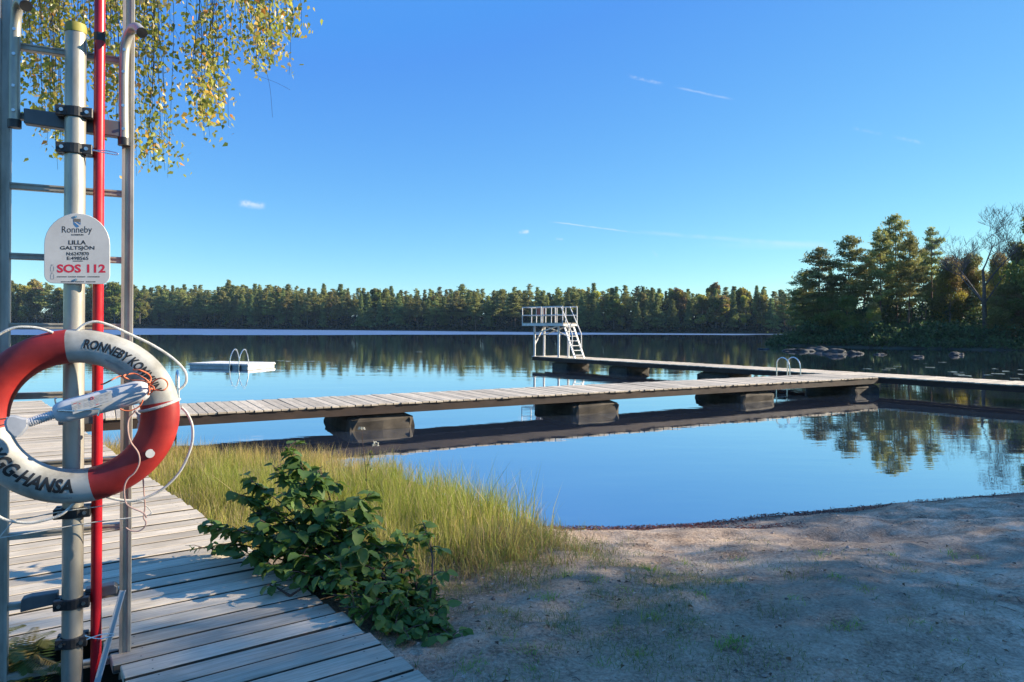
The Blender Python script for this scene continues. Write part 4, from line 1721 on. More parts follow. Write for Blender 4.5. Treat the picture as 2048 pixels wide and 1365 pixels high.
def right_bank():
    rng = np.random.default_rng(5)
    P1 = [make_conifer(200 + i, 14, cb, cr, 'pine', 6.2, 0.30, PINE_C, 0.19, ln, per=11) for i, (cb, cr, ln) in enumerate(((0.22, 3.1, -0.03), (0.33, 2.9, 0.02), (0.30, 2.6, 0.0), (0.42, 2.3, 0.015), (0.55, 1.9, -0.01)))]
    S1 = [make_conifer(220 + i, 14, 0.10, 2.3, 'spruce', 5.5, 0.28, SPRUCE_C, 0.18) for i in range(2)]
    B1 = [make_broadleaf(240, 9, 0.2, 2.7, 4.0, 0.19, [OLV, ORG, GRN, OLV], 0.12, lobes=34, bark='bark_grey'),
          make_broadleaf(241, 9, 0.22, 2.5, 3.6, 0.19, [ORG, OLV, YEL, OLV], 0.12, lobes=32, bark='bark_birch'),
          make_broadleaf(242, 9, 0.18, 2.9, 4.2, 0.20, [GRN, OLV, GRN], 0.13, lobes=36, bark='bark_grey')]
    G = 'trees on the right bank'

    def put(kind, ms, px, Y, top, label, rz=None, wide=1.0):
        x = (px - 1024) / F * Y
        z = max(land_z(x, Y), 0.3) - 0.1
        Ht = PD(px, top, Y).z - z
        h0 = 9 if kind == 'broadleaf_tree' else 14
        k = Ht / h0
        tree_thing(kind, ms, label, (x, Y, z), rng.uniform(0, 6.28) if rz is None else rz, (k * wide, k * wide, k), G)
    put('pine_tree', P1[0], 1634, 80, 495, 'pine leaning out over the water at the tip of the right bank', 3.1, 1.25)
    put('pine_tree', P1[0], 1606, 81, 545, 'low spreading pine whose boughs hang over the water at the tip', 2.6, 1.35)
    put('pine_tree', P1[1], 1692, 78, 470, 'broad flat-topped pine second from the tip of the right bank', 0.6, 1.05)
    put('pine_tree', P1[2], 1760, 76, 457, 'pine with pointed crown left of the tallest pine', 1.0, 0.85)
    put('pine_tree', P1[1], 1794, 80, 428, 'tallest pine in the middle of the right bank', 4.0, 0.85)
    put('pine_tree', P1[2], 1816, 75, 466, 'dense dark pine directly in front of the tallest pine', 2.0, 0.8)
    put('pine_tree', P1[4], 1866, 82, 456, 'slender pine with thin airy top right of the tallest pine', 0.3, 0.8)
    put('pine_tree', P1[3], 1842, 84, 500, 'half hidden pine between the dense pine and the slender pine', 5.0, 0.9)
    put('pine_tree', P1[3], 1726, 84, 508, 'half hidden pine behind the flat-topped pine', 0.0, 1.0)
    put('spruce_tree', S1[0], 1660, 84, 528, 'dark spruce behind the leaning pine near the tip', None, 1.0)
    put('spruce_tree', S1[1], 1778, 84, 520, 'spruce half hidden behind the pointed pine', None, 1.0)
    put('broadleaf_tree', B1[1], 1900, 78, 528, 'orange tinted young tree left of the bare tree', None, 0.85)
    put('broadleaf_tree', B1[0], 1940, 80, 518, 'rust brown tree close behind the bare tree trunk', None, 0.8)
    put('broadleaf_tree', B1[1], 1996, 76, 522, 'tall rusty orange tree right of the bare tree', None, 0.75)
    put('broadleaf_tree', B1[0], 1876, 84, 560, 'small olive tree below the slender pine', None, 1.0)
    put('broadleaf_tree', B1[2], 2038, 72, 500, 'green leafy tree at the right edge of the photo', None, 0.8)
    put('broadleaf_tree', B1[2], 2092, 69, 436, 'tallest green tree cut off by the right edge of the photo', None, 0.85)
    put('broadleaf_tree', B1[0], 2015, 69, 575, 'dark bushy tree low on the bank near the right edge', None, 1.1)
    put('broadleaf_tree', B1[1], 1745, 74, 612, 'small yellow tree low under the pines', None, 1.0)
    put('broadleaf_tree', B1[2], 1700, 76, 600, 'low green tree under the broad flat-topped pine', None, 1.3)
    put('broadleaf_tree', B1[2], 1640, 79, 600, 'low dark tree at the water edge under the leaning pine', None, 1.3)
    put('spruce_tree', S1[0], 1925, 86, 560, 'dark spruce deep among the rusty trees', None, 1.2)
    put('spruce_tree', S1[1], 1985, 86, 545, 'dark spruce behind the tall rusty orange tree', None, 1.2)
    put('spruce_tree', S1[0], 2045, 82, 520, 'dark spruce behind the leafy trees at the right edge', None, 1.2)
    for i, (px, top) in enumerate(((1852, 600), (1822, 590), (1800, 610))):
        put('pine_tree', P1[4], px, 78 + i, top - 60, 'thin young pine trunk standing in the gap of the right bank', None, 0.55)
    bare_tree(1972, 72, 404, 672)
    # undergrowth down to the water
    shore = [(30.8, 84), (31.2, 77), (36.5, 70.6), (47, 66.6), (62, 60.5)]
    cen, cols = [], []
    for (x0, y0), (x1, y1) in zip(shore, shore[1:]):
        L = math.hypot(x1 - x0, y1 - y0)
        n = int(L * 170)
        u = rng.uniform(0, 1, n)
        nx_, ny_ = (y1 - y0) / L, -(x1 - x0) / L
        if ny_ < 0:
            nx_, ny_ = -nx_, -ny_
        off = rng.uniform(0, 1, n) ** 1.3 * 24 - 0.4
        x, y = x0 + (x1 - x0) * u + abs(nx_) * off * 0.6, y0 + (y1 - y0) * u + ny_ * off
        hh = (0.4 + 1.5 * vnoise(x * 0.4, y * 0.4, 8)) * np.where(off < 1.2, 0.45, np.where(off > 11, 2.6, 1.1))
        cen.append(np.stack([x, y, np.maximum(land_h(x, y), 0) + rng.uniform(0, 1, n) * hh], 1))
        cols.append(np.array((0.08, 0.12, 0.045)) * rng.uniform(0.6, 1.3, (n, 1)))
    cen, cols = np.concatenate(cen), np.concatenate(cols)
    v, c = tri_cloud(rng, cen, (0.28, 0.28, 0.16), 7, 0.28, cols, 0.2, 0.4)
    o = link('bank_undergrowth', np_mesh('bank_undergrowth', v, np.arange(len(v)).reshape(-1, 3), M['leafage'], c))
    tag(o, 'dark green undergrowth covering the right bank down to the water', 'undergrowth', kind='stuff')
    return P1, S1, B1


P1, S1, B1 = right_bank()


def shade_trees():
    """trees standing right of the beach, outside the picture; their shade lies on sand and boardwalk"""
    rng = np.random.default_rng(77)
    thin = [make_broadleaf(260 + i, 9, 0.10, 3.1, 0.37, 0.08, [GRN, OLV, YEL], 0.08, lobes=100, bark='bark_grey') for i in range(3)]
    spots = [('b', 14, 5.0, 7.6), ('p', 15.5, 4.0, 8.6), ('b', 13.5, 2.8, 7.5), ('p', 16, 0.5, 8.5), ('b', 12.8, 5.9, 6.4), ('p', 20, 6.8, 9.5), ('b', 12.3, 4.1, 6.4), ('b', 15.2, 6.5, 8.0), ('b', 17, 5.9, 8.8), ('b', 15.5, 5.4, 8.2), ('b', 18.5, 4.9, 9.6), ('b', 14.2, 6.7, 7.0), ('b', 15, 1.8, 8.0), ('b', 13.4, 4.6, 7.0),
             ('b', 11.6, 6.9, 3.9), ('b', 13.2, 7.6, 4.6), ('b', 12.2, 8.2, 4.2), ('b', 14.6, 8.6, 5.2), ('b', 11.2, 8.6, 4.0), ('b', 13.4, 9.2, 5.2), ('s', 15.5, 9.6, 6.0), ('b', 12.4, 10.2, 4.6), ('b', 16.5, 10.8, 6.3), ('b', 18.5, 11.6, 7.0), ('b', 20.5, 12.6, 7.6),
             ('p', 23, 14, 8.6), ('b', 14.4, 10.9, 5.4), ('b', 16.4, 7.2, 6.4)]
    for i, (kd, x, y, h) in enumerate(spots):
        ms, h0, nm = (thin[i % 3], 9, 'broadleaf_tree')
        k = (h - land_z(x, y)) / h0
        tree_thing(nm, ms, 'tree standing on the shore to the right of the beach', (x, y, land_z(x, y) - 0.1), rng.uniform(0, 6.28), (k * 1.12, k * 1.12, k), 'trees right of the beach')


shade_trees()


# ------------------------------------------------------------------ rocks at the right bank, lily pads
def rock(px, py, w, h, label, seed, dep=0.62):
    w, h = w * 0.72, h * 1.15
    rng = np.random.default_rng(seed)
    p = P(px, py, 0)
    bm = bmesh.new()
    bmesh.ops.create_icosphere(bm, subdivisions=4, radius=1)
    for v in bm.verts:
        n = v.co.normalized()
        k = 1 + 0.65 * (float(vnoise(n.x * 2.2 + seed, n.y * 2.2 + n.z * 1.7, seed)) - 0.5) + 0.30 * (float(vnoise(n.x * 6 + 3, n.z * 6 + n.y * 5, seed)) - 0.5)
        v.co = Vector((n.x * w / 2 * k, n.y * w / 2 * dep * k, n.z * h * k * 0.8 - h * 0.25))
    me = bpy.data.meshes.new('boulder')
    bm.to_mesh(me)
    bm.free()
    me.polygons.foreach_set('use_smooth', [True] * len(me.polygons))
    me.materials.append(M['rock'])
    o = link('boulder', me, loc=(p.x, p.y, 0))
    o.rotation_euler = (0, 0, float(rng.uniform(-0.4, 0.4)))
    tag(o, label, 'boulder', 'boulders along the right bank')


for a in ((1592, 703, 3.6, 0.42, 'long flat grey boulder furthest out off the tip of the right bank', 1), (1628, 702, 3.0, 0.55, 'pale humped boulder second from the tip of the right bank', 2),
          (1668, 708, 3.4, 0.45, 'flat pale boulder third from the tip of the right bank', 3), (1708, 708, 1.9, 0.35, 'smaller grey boulder close to the dark bushes', 4),
          (1528, 699, 1.8, 0.14, 'low dark boulder barely breaking the water left of the others', 5), (1834, 715, 1.4, 0.24, 'lone pointed boulder in the dark water under the pines', 6),
          (1914, 711, 1.6, 0.34, 'rounded pale boulder in the dark water below the bare tree', 7), (1760, 710, 1.2, 0.16, 'small low boulder in the shade between flat and pointed boulders', 8)):
    rock(*a)

b = MB()
rr = random.Random(9)
for px, py in ((1735, 738), (1772, 740), (1780, 737), (1905, 744), (1925, 745), (1918, 749), (1930, 752), (1976, 750), (1996, 748), (2012, 743), (2030, 757), (2040, 740), (1850, 727), (1885, 725), (1795, 733), (1860, 735), (2044, 749), (1990, 738),
               (560, 722), (575, 723), (622, 723), (655, 725), (838, 704), (760, 741)):
    p = P(px, py, 0.012)
    n = 12
    rx = rr.uniform(0.10, 0.34)
    b.add([(p.x + math.cos(2 * math.pi * i / n) * rx, p.y + math.sin(2 * math.pi * i / n) * rx * 0.8, p.z + rr.uniform(-.004, .012)) for i in range(n)], [tuple(range(n))])
o = b.build('floating_leaves', M['lily'])
tag(o, 'pale floating leaves scattered on the dark water near the right bank', 'floating leaves', kind='stuff')


# ------------------------------------------------------------------ overhanging birch
def build_birch():
    rng = np.random.default_rng(31)
    base = Vector((-8.2, 6.4, 0.4))
    t = thing('birch_tree', 'birch whose hanging twigs of yellowing leaves fill the upper left corner', 'tree', tuple(base))
    b = MB()
    trunk = [(-8.2, 6.4, 0.2), (-8.1, 6.45, 2.5), (-8.0, 6.5, 5.0), (-7.8, 6.6, 8.0), (-7.7, 6.7, 10.5)]
    b.tube(smooth_path(trunk, 5), [0.17 - 0.007 * i for i in range(21)], 10)
    b.build('trunk', M['bark_birch'], t, smooth=True)
    limbs = [[(-8.05, 6.5, 4.2), (-6.9, 6.7, 5.7), (-5.4, 7.0, 6.5), (-3.8, 7.3, 6.75), (-2.4, 7.5, 6.5)],
             [(-8.0, 6.5, 5.2), (-6.8, 6.2, 6.4), (-5.2, 6.3, 7.0), (-3.9, 6.6, 6.9)],
             [(-8.05, 6.5, 3.9), (-7.0, 7.0, 5.2), (-5.6, 7.6, 5.9), (-4.5, 7.9, 5.9)],
             [(-7.9, 6.6, 7.0), (-6.3, 6.8, 8.0), (-4.6, 7.1, 7.9), (-3.2, 7.4, 7.3)]]
    b = MB()
    for lm in limbs:
        pth = smooth_path(lm, 6)
        b.tube(pth, [0.07 * (1 - i / len(pth)) + 0.008 for i in range(len(pth))], 6)
    b.build('limb', M['bark_grey'], t, smooth=True)
    # hanging shoots: (pixel x, pixel y of the tip, how many, leaf density, spread)
    sets = [(45, 140, 8, 1.0, 26), (75, 200, 10, 1.0, 26), (110, 285, 8, 1.0, 18), (95, 250, 6, 0.8, 14), (118, 345, 4, 0.9, 10), (160, 150, 9, 1.0, 25), (185, 170, 6, 1.0, 24), (222, 245, 8, 1.0, 12), (235, 275, 4, 1.0, 10), (232, 170, 8, 0.9, 20),
            (285, 120, 9, 0.9, 20), (305, 190, 5, 0.8, 16), (298, 345, 6, 0.9, 12), (312, 350, 7, 0.85, 16), (335, 350, 2, 0.5, 12), 
            (415, 275, 6, 1.0, 9), (420, 250, 8, 1.0, 14), (405, 235, 3, 0.9, 10), (432, 220, 4, 1.0, 10), (440, 100, 3, 0.8, 12), (468, 120, 2, 0.6, 10), 
            (495, 55, 6, 0.9, 14), (512, 150, 4, 1.0, 9), (505, 120, 5, 1.0, 12), (540, 110, 7, 1.0, 15), (548, 135, 4, 0.9, 12), (570, 80, 6, 0.9, 14), (590, 60, 3, 0.8, 12), (530, 60, 6, 0.9, 20), (580, 150, 1, 0.5, 8), (255, 60, 6, 1, 20), (40, 60, 8, 1, 24), (120, 80, 10, 1, 30)]
    tw = MB()
    cen, ax, cols = [], [], []
    pal = np.array([(0.24, 0.30, 0.05), (0.33, 0.36, 0.06), (0.46, 0.42, 0.08), (0.60, 0.45, 0.07), (0.17, 0.22, 0.04), (0.50, 0.44, 0.26), (0.66, 0.36, 0.06)])
    pw = np.array([0.28, 0.27, 0.17, 0.07, 0.12, 0.07, 0.02])
    for x, ytip, n, dn, sp in sets:
        for _ in range(n):
            Y = rng.uniform(6.3, 7.6)
            xx = x + rng.normal() * sp
            yt = ytip * (rng.uniform(0.80, 1.03) if ytip > 240 else rng.uniform(0.68, 1.08)) if n > 1 else ytip
            top = PD(xx - rng.uniform(10, 60), -120, Y)
            tip = PD(xx, yt, Y)
            mid1 = top * 0.7 + tip * 0.3 + Vector((0.10, 0, 0.05))
            mid2 = top * 0.3 + tip * 0.7 + Vector((rng.normal() * 0.04 + 0.03, 0, 0))
            pth = smooth_path([top, mid1, mid2, tip], 6)
            tw.tube(pth, [0.0028 * (1 - 0.8 * i / (len(pth) - 1)) + 0.0009 for i in range(len(pth))], 3, cap=False)
            L = (top - tip).length
            nl = int(L * 30 * dn * (0.8 if x > 400 else 1))
            for i in range(nl):
                f = 1 - rng.uniform(0, 1) ** 1.2 * (0.55 if x > 350 else 0.85)
                q = pth[min(int(f * (len(pth) - 1)), len(pth) - 1)]
                cen.append((q.x + rng.normal() * 0.085, q.y + rng.normal() * 0.09, q.z + rng.normal() * 0.05))
                cols.append(pal[rng.choice(len(pal), p=pw)] * rng.uniform(0.9, 1.5))
    # bare thin shoots that trail below
    for x0, y0, x1, y1 in ((350, 60, 415, 240), (300, 150, 345, 270), (520, 100, 545, 235), (510, 150, 580, 180), (300, 250, 360, 320), (370, 10, 420, 130), (150, 30, 220, 250)):
        Y = rng.uniform(6.6, 7.4)
        tw.tube(smooth_path([PD(x0, y0, Y), PD((x0 + x1) / 2 + 6, (y0 + y1) / 2, Y), PD(x1, y1, Y)], 6), 0.0016, 3, cap=False)
    tw.build('twigs', M['twig'], t)
    cen, cols = np.array(cen), np.array(cols)
    n = len(cen)
    a = unit(rng, n) * np.array((0.8, 0.8, 0.5))
    a[:, 2] -= 0.7
    a /= np.linalg.norm(a, axis=1, keepdims=True)
    bb = np.cross(a, unit(rng, n))
    bb /= np.linalg.norm(bb, axis=1, keepdims=True)
    nn = np.cross(a, bb)
    s = 0.027 * rng.uniform(0.7, 1.25, (n, 1))
    v = np.stack([cen - a * s, cen - a * s * 0.35 + bb * s * 0.72, cen + a * s * 1.15 + nn * s * 0.25, cen - a * s * 0.35 - bb * s * 0.72], 1).reshape(-1, 3)
    f = np.arange(n * 4).reshape(-1, 4)
    f = np.concatenate([f[:, [0, 1, 2]], f[:, [0, 2, 3]]])
    o = link('leaves', np_mesh('leaves', v, f, M['birch_leaf'], np.repeat(cols, 4, 0)), t)
    o['kind'] = 'stuff'


build_birch()


# ------------------------------------------------------------------ marsh grass
def blades(rng, x, y, z, h, lean, wid, cols):
    n = len(x)
    base = np.stack([x, y, z - 0.02], 1)
    az = rng.uniform(0, 2 * math.pi, n)
    ld = np.stack([np.cos(az), np.sin(az), np.zeros(n)], 1)
    wz = rng.uniform(0, 2 * math.pi, n)
    wd = np.stack([np.cos(wz), np.sin(wz), np.zeros(n)], 1) * wid[:, None] * 0.5
    h_, l_ = h[:, None], lean[:, None]
    up = np.array((0, 0, 1.0))
    p1 = base + up * h_ * 0.5 + ld * h_ * l_ * 0.25
    p2 = base + up * h_ * (1 - 0.25 * l_) + ld * h_ * l_
    v = np.stack([base - wd, base + wd, p1 + wd * 0.8, p1 - wd * 0.8, p2], 1).reshape(-1, 3)
    i = np.arange(n)[:, None] * 5
    f = np.concatenate([i + [0, 1, 2], i + [0, 2, 3], i + [3, 2, 4]], 0)
    c = np.repeat(cols, 5, 0)
    return v, f, c


def in_poly(x, y, poly):
    ins = np.zeros(x.shape, bool)
    n = len(poly)
    for i in range(n):
        ax, ay = poly[i]
        bx, by = poly[(i + 1) % n]
        ins ^= ((ay > y) != (by > y)) & (x < (bx - ax) * (y - ay) / (by - ay + 1e-12) + ax)
    return ins


def marsh():
    rng = np.random.default_rng(41)
    poly = [(-0.75, 4.25), (0.0, 4.75), (0.3, 5.15), (0.38, 5.6), (0.28, 6.2), (0.12, 6.6), (-0.05, 7.0), (-0.45, 7.8), (-0.85, 8.9), (-1.5, 9.7), (-2.6, 10.4), (-4.4, 10.9), (-6.0, 11.0), (-7.2, 11.3), (-3.4, 6.7), (-2.0, 5.1)]
    N = 150000
    x, y = rng.uniform(-7.3, 1.2, N), rng.uniform(3.9, 11.4, N)
    clump = vnoise(x * 2.6, y * 2.6, 31) * 0.6 + vnoise(x * 7, y * 7, 32) * 0.4
    keep = in_poly(x, y, poly) & (deck_side(x, y) > 0.04) & (rng.random(N) < np.clip((clump - 0.30) * 2.8, 0.05, 1) * np.clip(-(x - 0.44 + 0.5 * (vnoise(x * 5, y * 5, 35) - 0.5)) * 2.2, 0.06, 1))
    # a strip of open water shows inside the grass
    lane = np.abs((y - 8.95) - 0.25 * (x + 2.4)) < 0.22
    keep &= ~(lane & (x > -3.6) & (x < -1.6) & (rng.random(N) < 0.85))
    x, y, clump = x[keep], y[keep], clump[keep]
    n = len(x)
    z = np.maximum(beach_h(x, y), -0.12)
    edge_near = np.clip((y - 4.3 - 0.35 * np.clip(-x - 1, 0, 3)) / 1.5, 0, 1)
    h = (0.15 + 0.24 * edge_near - 0.14 * np.clip((y - 6.8) / 2.5, 0, 1)) * np.where(rng.random(n) < 0.12, rng.uniform(1.1, 1.65, n), rng.uniform(0.35, 1.15, n)) * (0.6 + 0.75 * clump)
    far = np.clip((y - 7.5) / 2.5, 0, 1)
    green = np.clip(vnoise(x * 0.9, y * 0.9, 33) * 1.3 - 0.10 + 0.62 * np.clip((x + 1.9) / 1.6, 0, 1) - 0.35 * far, 0, 1) + rng.normal(size=n) * 0.22
    g = np.clip(green, 0, 1)[:, None]
    cols = np.array((0.50, 0.38, 0.13)) * (1 - g) + np.array((0.25, 0.31, 0.045)) * g
    dry = (rng.random(n) < 0.13)[:, None]
    cols = np.where(dry, np.array((0.50, 0.38, 0.20)), cols) * rng.uniform(0.7, 1.25, (n, 1))
    brown = np.clip((4.95 - y + 0.25 * np.clip(x, 0, 1)) * 1.2, 0, 1)[:, None] * (rng.random((n, 1)) < 0.7)
    cols = cols * (1 - brown) + np.array((0.16, 0.11, 0.05)) * brown
    v, f, c = blades(rng, x, y, z, h, rng.uniform(0.05, 0.55, n), rng.uniform(0.003, 0.0062, n), cols)
    o = link('marsh_grass', np_mesh('marsh_grass', v, f, M['grass'], c))
    tag(o, 'sunlit yellow green marsh grass between the boardwalk and the lake', 'grass', kind='stuff')
    # short mixed grass thinning out on to the sand
    N = 60000
    x, y = rng.uniform(-1.0, 1.3, N), rng.uniform(4.0, 6.9, N)
    cl = vnoise(x * 4, y * 4, 81) * 0.6 + vnoise(x * 11, y * 11, 82) * 0.4
    q = np.clip(1 - np.hypot((x + 0.1) / 0.95, (y - 5.25) / 1.15), 0, 1)
    keep = (rng.random(N) < q * np.clip((cl - 0.34) * 4, 0, 1)) & (deck_side(x, y) > 0.05) & (lake_sd(x, y) > 0.15)
    x, y, q = x[keep], y[keep], q[keep]
    n = len(x)
    h = (0.05 + 0.16 * q) * rng.uniform(0.4, 1.5, n)
    k3 = rng.random((n, 1))
    cols = np.where(k3 < 0.4, np.array((0.16, 0.21, 0.045)), np.where(k3 < 0.75, np.array((0.30, 0.24, 0.10)), np.array((0.20, 0.13, 0.07)))) * rng.uniform(0.7, 1.3, (n, 1))
    v, f, c = blades(rng, x, y, beach_h(x, y), h, rng.uniform(0.2, 1.0, n), rng.uniform(0.002, 0.0048, n), cols)
    o = link('short_grass', np_mesh('short_grass', v, f, M['grass'], c))
    tag(o, 'short mixed green and brown grass thinning out at the front of the marsh', 'grass', kind='stuff')
    # sparse short grass on the sand
    N = 60000
    x, y = rng.uniform(-0.9, 3.2, N), rng.uniform(2.6, 5.9, N)
    cl = vnoise(x * 3.2, y * 3.2, 61) * 0.55 + vnoise(x * 9, y * 9, 62) * 0.45
    dens = np.exp(-((x - 0.35) / 1.3) ** 2 - ((y - 4.2) / 1.0) ** 2) * 1.3
    keep = (rng.random(N) < dens * np.clip((cl - 0.42) * 5, 0, 1)) & (deck_side(x, y) > 0.05) & (lake_sd(x, y) > 0.8)
    x, y = x[keep], y[keep]
    n = len(x)
    h = rng.uniform(0.025, 0.085, n)
    g = rng.random((n, 1))
    cols = np.array((0.14, 0.20, 0.05)) * g + np.array((0.30, 0.26, 0.11)) * (1 - g)
    v, f, c = blades(rng, x, y, beach_h(x, y), h, rng.uniform(0.3, 0.9, n), rng.uniform(0.002, 0.004, n), cols)
    o = link('sparse_grass', np_mesh('sparse_grass', v, f, M['grass'], c))
    tag(o, 'thin short grass growing on the sand beside the bush', 'grass', kind='stuff')


marsh()


def tufts():
    rng = np.random.default_rng(52)
    spots = [(1010, 1225, .05, 60), (1090, 1195, .06, 60), (1160, 1215, .05, 50), (1235, 1262, .05, 45), (1130, 1265, .04, 50), (1010, 1285, .05, 50), (1190, 1160, .06, 60), (1250, 1180, .05, 50), (1480, 1120, .05, 40), (1730, 1180, .05, 40), (1560, 1330, .04, 30), (1400, 1240, .04, 35), (1278, 1311, .055, 70), (1465, 1289, .07, 90), (1672, 1156, .05, 70), (1308, 1236, .06, 70), (1298, 1140, .075, 70), (1140, 1152, .06, 90), (938, 1338, .05, 120), (1640, 1106, .05, 40), (1365, 1128, .05, 40),
             (1590, 1200, .05, 30), (1685, 1252, .05, 60), (1842, 1248, .04, 50), (1913, 1274, .04, 45), (1905, 1108, .06, 40), (1780, 1110, .05, 40), (1957, 1116, .05, 40), (1395, 1190, .06, 45), (1345, 1152, .05, 50), (1358, 1290, .04, 30),
             (1205, 1330, .05, 35), (1050, 1300, .05, 50), (1060, 1340, .05, 40), (1824, 1144, .05, 35), (1545, 1140, .04, 25), (970, 1315, .04, 50), (1460, 1165, .05, 30), (1705, 1255, .09, 20)]
    for i, (px, py, h0, n) in enumerate(spots):
        q = P(px, py, 0.4)
        for _ in range(4):
            q = P(px, py, ground_z(q.x, q.y))
        x, y = rng.normal(size=n) * 0.033, rng.normal(size=n) * 0.033
        h = rng.uniform(0.5, 1.2, n) * h0
        g = rng.random((n, 1))
        cols = np.array((0.22, 0.38, 0.06)) * g + np.array((0.38, 0.44, 0.11)) * (1 - g)
        v, f, c = blades(rng, x, y, np.zeros(n), h, rng.uniform(0.3, 1.0, n), rng.uniform(0.003, 0.0055, n), cols)
        o = link('grass_tuft', np_mesh('grass_tuft', v, f, M['grass'], c), loc=(q.x, q.y, q.z))
        tag(o, 'small green grass tuft growing on the bare sand', 'grass tuft', 'grass tufts on the sand')
    # a few taller stems standing on the sand spit at the waterline
    for px, py, h0, n in ((1115, 1076, 0.22, 14), (1100, 1078, 0.18, 10), (1165, 1080, 0.14, 8), (1195, 1078, 0.12, 7), (1068, 1066, 0.3, 14)):
        q = P(px, py, 0.08)
        q.z = ground_z(q.x, q.y)
        cols = np.tile(np.array((0.14, 0.19, 0.04)), (n, 1)) * rng.uniform(0.7, 1.3, (n, 1))
        v, f, c = blades(rng, rng.normal(size=n) * 0.02, rng.normal(size=n) * 0.02, np.zeros(n), rng.uniform(0.5, 1.1, n) * h0, rng.uniform(0.1, 0.5, n), np.full(n, 0.004), cols)
        o = link('grass_tuft', np_mesh('grass_tuft', v, f, M['grass'], c), loc=(q.x, q.y, q.z))
        tag(o, 'few upright grass stems at the waterline beside the marsh grass', 'grass tuft', 'grass stems at the waterline')


tufts()


def litter():
    """pebbles, fallen leaves and drift along the waterline"""
    rng = np.random.default_rng(63)
    # drift line of dead needles and bark
    N = 95000
    x, y = rng.uniform(0.3, 8.5, N), rng.uniform(5.6, 10.2, N)
    sdv = lake_sd(x, y)
    nz = vnoise(x * 1.3, y * 1.3, 71)
    k1 = (sdv > 0.03) * np.exp(-((sdv - 0.27 - 0.35 * (nz - 0.4)) / (0.12 + 0.16 * np.clip((4 - x) / 3, 0, 1))) ** 2) * np.clip(1.25 - (x - 2) / 4.5, 0.12, 1)
    k2 = np.clip(1.15 - np.hypot((x - 2.05) / 0.60, (y - 6.22) / 0.16), 0, 1) * 1.4
    keep = rng.random(N) < np.clip(np.maximum(k1, k2), 0, 1) * 0.8
    x, y = x[keep], y[keep]
    n = len(x)
    z = np.maximum(beach_h(x, y), 0.0)
    c0 = np.stack([x, y, z + rng.uniform(0.0, 0.03, n)], 1)
    a = unit(rng, n) * np.array((1, 1, 0.35))
    b_ = np.cross(a, np.array((0, 0, 1.0))) + unit(rng, n) * 0.4
    b_ /= np.linalg.norm(b_, axis=1, keepdims=True)
    L = rng.uniform(0.012, 0.035, (n, 1))
    W = rng.uniform(0.002, 0.007, (n, 1))
    v = np.stack([c0 - a * L - b_ * W, c0 - a * L * .2 + b_ * W * 1.4 , c0 + a * L + b_ * W * .5, c0 + a * L * .3 - b_ * W], 1).reshape(-1, 3)
    pal = np.array([(0.22, 0.075, 0.045), (0.07, 0.035, 0.025), (0.28, 0.12, 0.075), (0.40, 0.24, 0.15)])
    cols = pal[rng.choice(4, n, p=[.42, .3, .2, .08])]
    o = link('drift_litter', np_mesh('drift_litter', v, np.arange(n * 4).reshape(-1, 4), M['grass'], np.repeat(cols, 4, 0)))
    tag(o, 'reddish brown drift of bark and needles along the waterline', 'drift litter', kind='stuff')
    # pebbles and clods
    N = 3800
    x, y = rng.uniform(-0.6, 7, N), rng.uniform(2.4, 8, N)
    keep = (lake_sd(x, y) > 0.3) & (deck_side(x, y) > 0.05)
    x, y = x[keep], y[keep]
    n = len(x)
    s = 0.0045 * np.exp(rng.normal(size=n) * 0.5)
    oct_ = np.array([(1, 0, 0), (-1, 0, 0), (0, 1, 0), (0, -1, 0), (0, 0, .7), (0, 0, -.7)])
    tri = np.array([(0, 2, 4), (2, 1, 4), (1, 3, 4), (3, 0, 4), (2, 0, 5), (1, 2, 5), (3, 1, 5), (0, 3, 5)])
    v = (oct_[None] * (s[:, None, None] * rng.uniform(0.7, 1.3, (n, 6, 1)))) + np.stack([x, y, beach_h(x, y) + s * .3], 1)[:, None]
    f = (tri[None] + (np.arange(n) * 6)[:, None, None]).reshape(-1, 3)
    cols = np.array((0.45, 0.38, 0.31)) * rng.uniform(0.4, 1.7, (n, 1))
    o = link('pebbles', np_mesh('pebbles', v.reshape(-1, 3), f, M['grass'], np.repeat(cols, 6, 0)))
    tag(o, 'small pebbles and clods scattered over the sand', 'pebbles', kind='stuff')
    # twigs and straws
    n = 160
    x, y = rng.uniform(-0.4, 5.0, n), rng.uniform(2.7, 6.6, n)
    keep = (deck_side(x, y) > 0.1) & (lake_sd(x, y) > 0.3)
    tb = MB()
    for xx, yy in zip(x[keep], y[keep]):
        a, L = rng.uniform(0, 6.28), rng.uniform(0.02, 0.08)
        zz = ground_z(xx, yy) + 0.006
        e = (xx + math.cos(a) * L, yy + math.sin(a) * L)
        tb.tube([(xx, yy, zz), ((xx + e[0]) / 2, (yy + e[1]) / 2, zz + 0.006), (e[0], e[1], ground_z(*e) + 0.005)], [0.0022, 0.002, 0.0012], 3)
    o = tb.build('dry_twigs', M['twig'])
    tag(o, 'short dry twigs and straws lying on the sand', 'twigs', kind='stuff')
    # fallen leaves
    n = 420
    x = np.concatenate([rng.normal(0.15, 0.8, 260), rng.uniform(-0.4, 5, 160)])
    y = np.concatenate([rng.normal(4.3, 0.7, 260), rng.uniform(2.6, 6.2, 160)])
    keep = (deck_side(x, y) > 0.05) & (lake_sd(x, y) > 0.3)
    x, y = x[keep], y[keep]
    n = len(x)
    c0 = np.stack([x, y, beach_h(x, y) + 0.012], 1)
    a = unit(rng, n) * np.array((1, 1, 0.3))
    b_ = np.cross(a, np.array((0, 0, 1.0)))
    s = rng.uniform(0.008, 0.022, (n, 1))
    up = np.array((0, 0, 1.0))
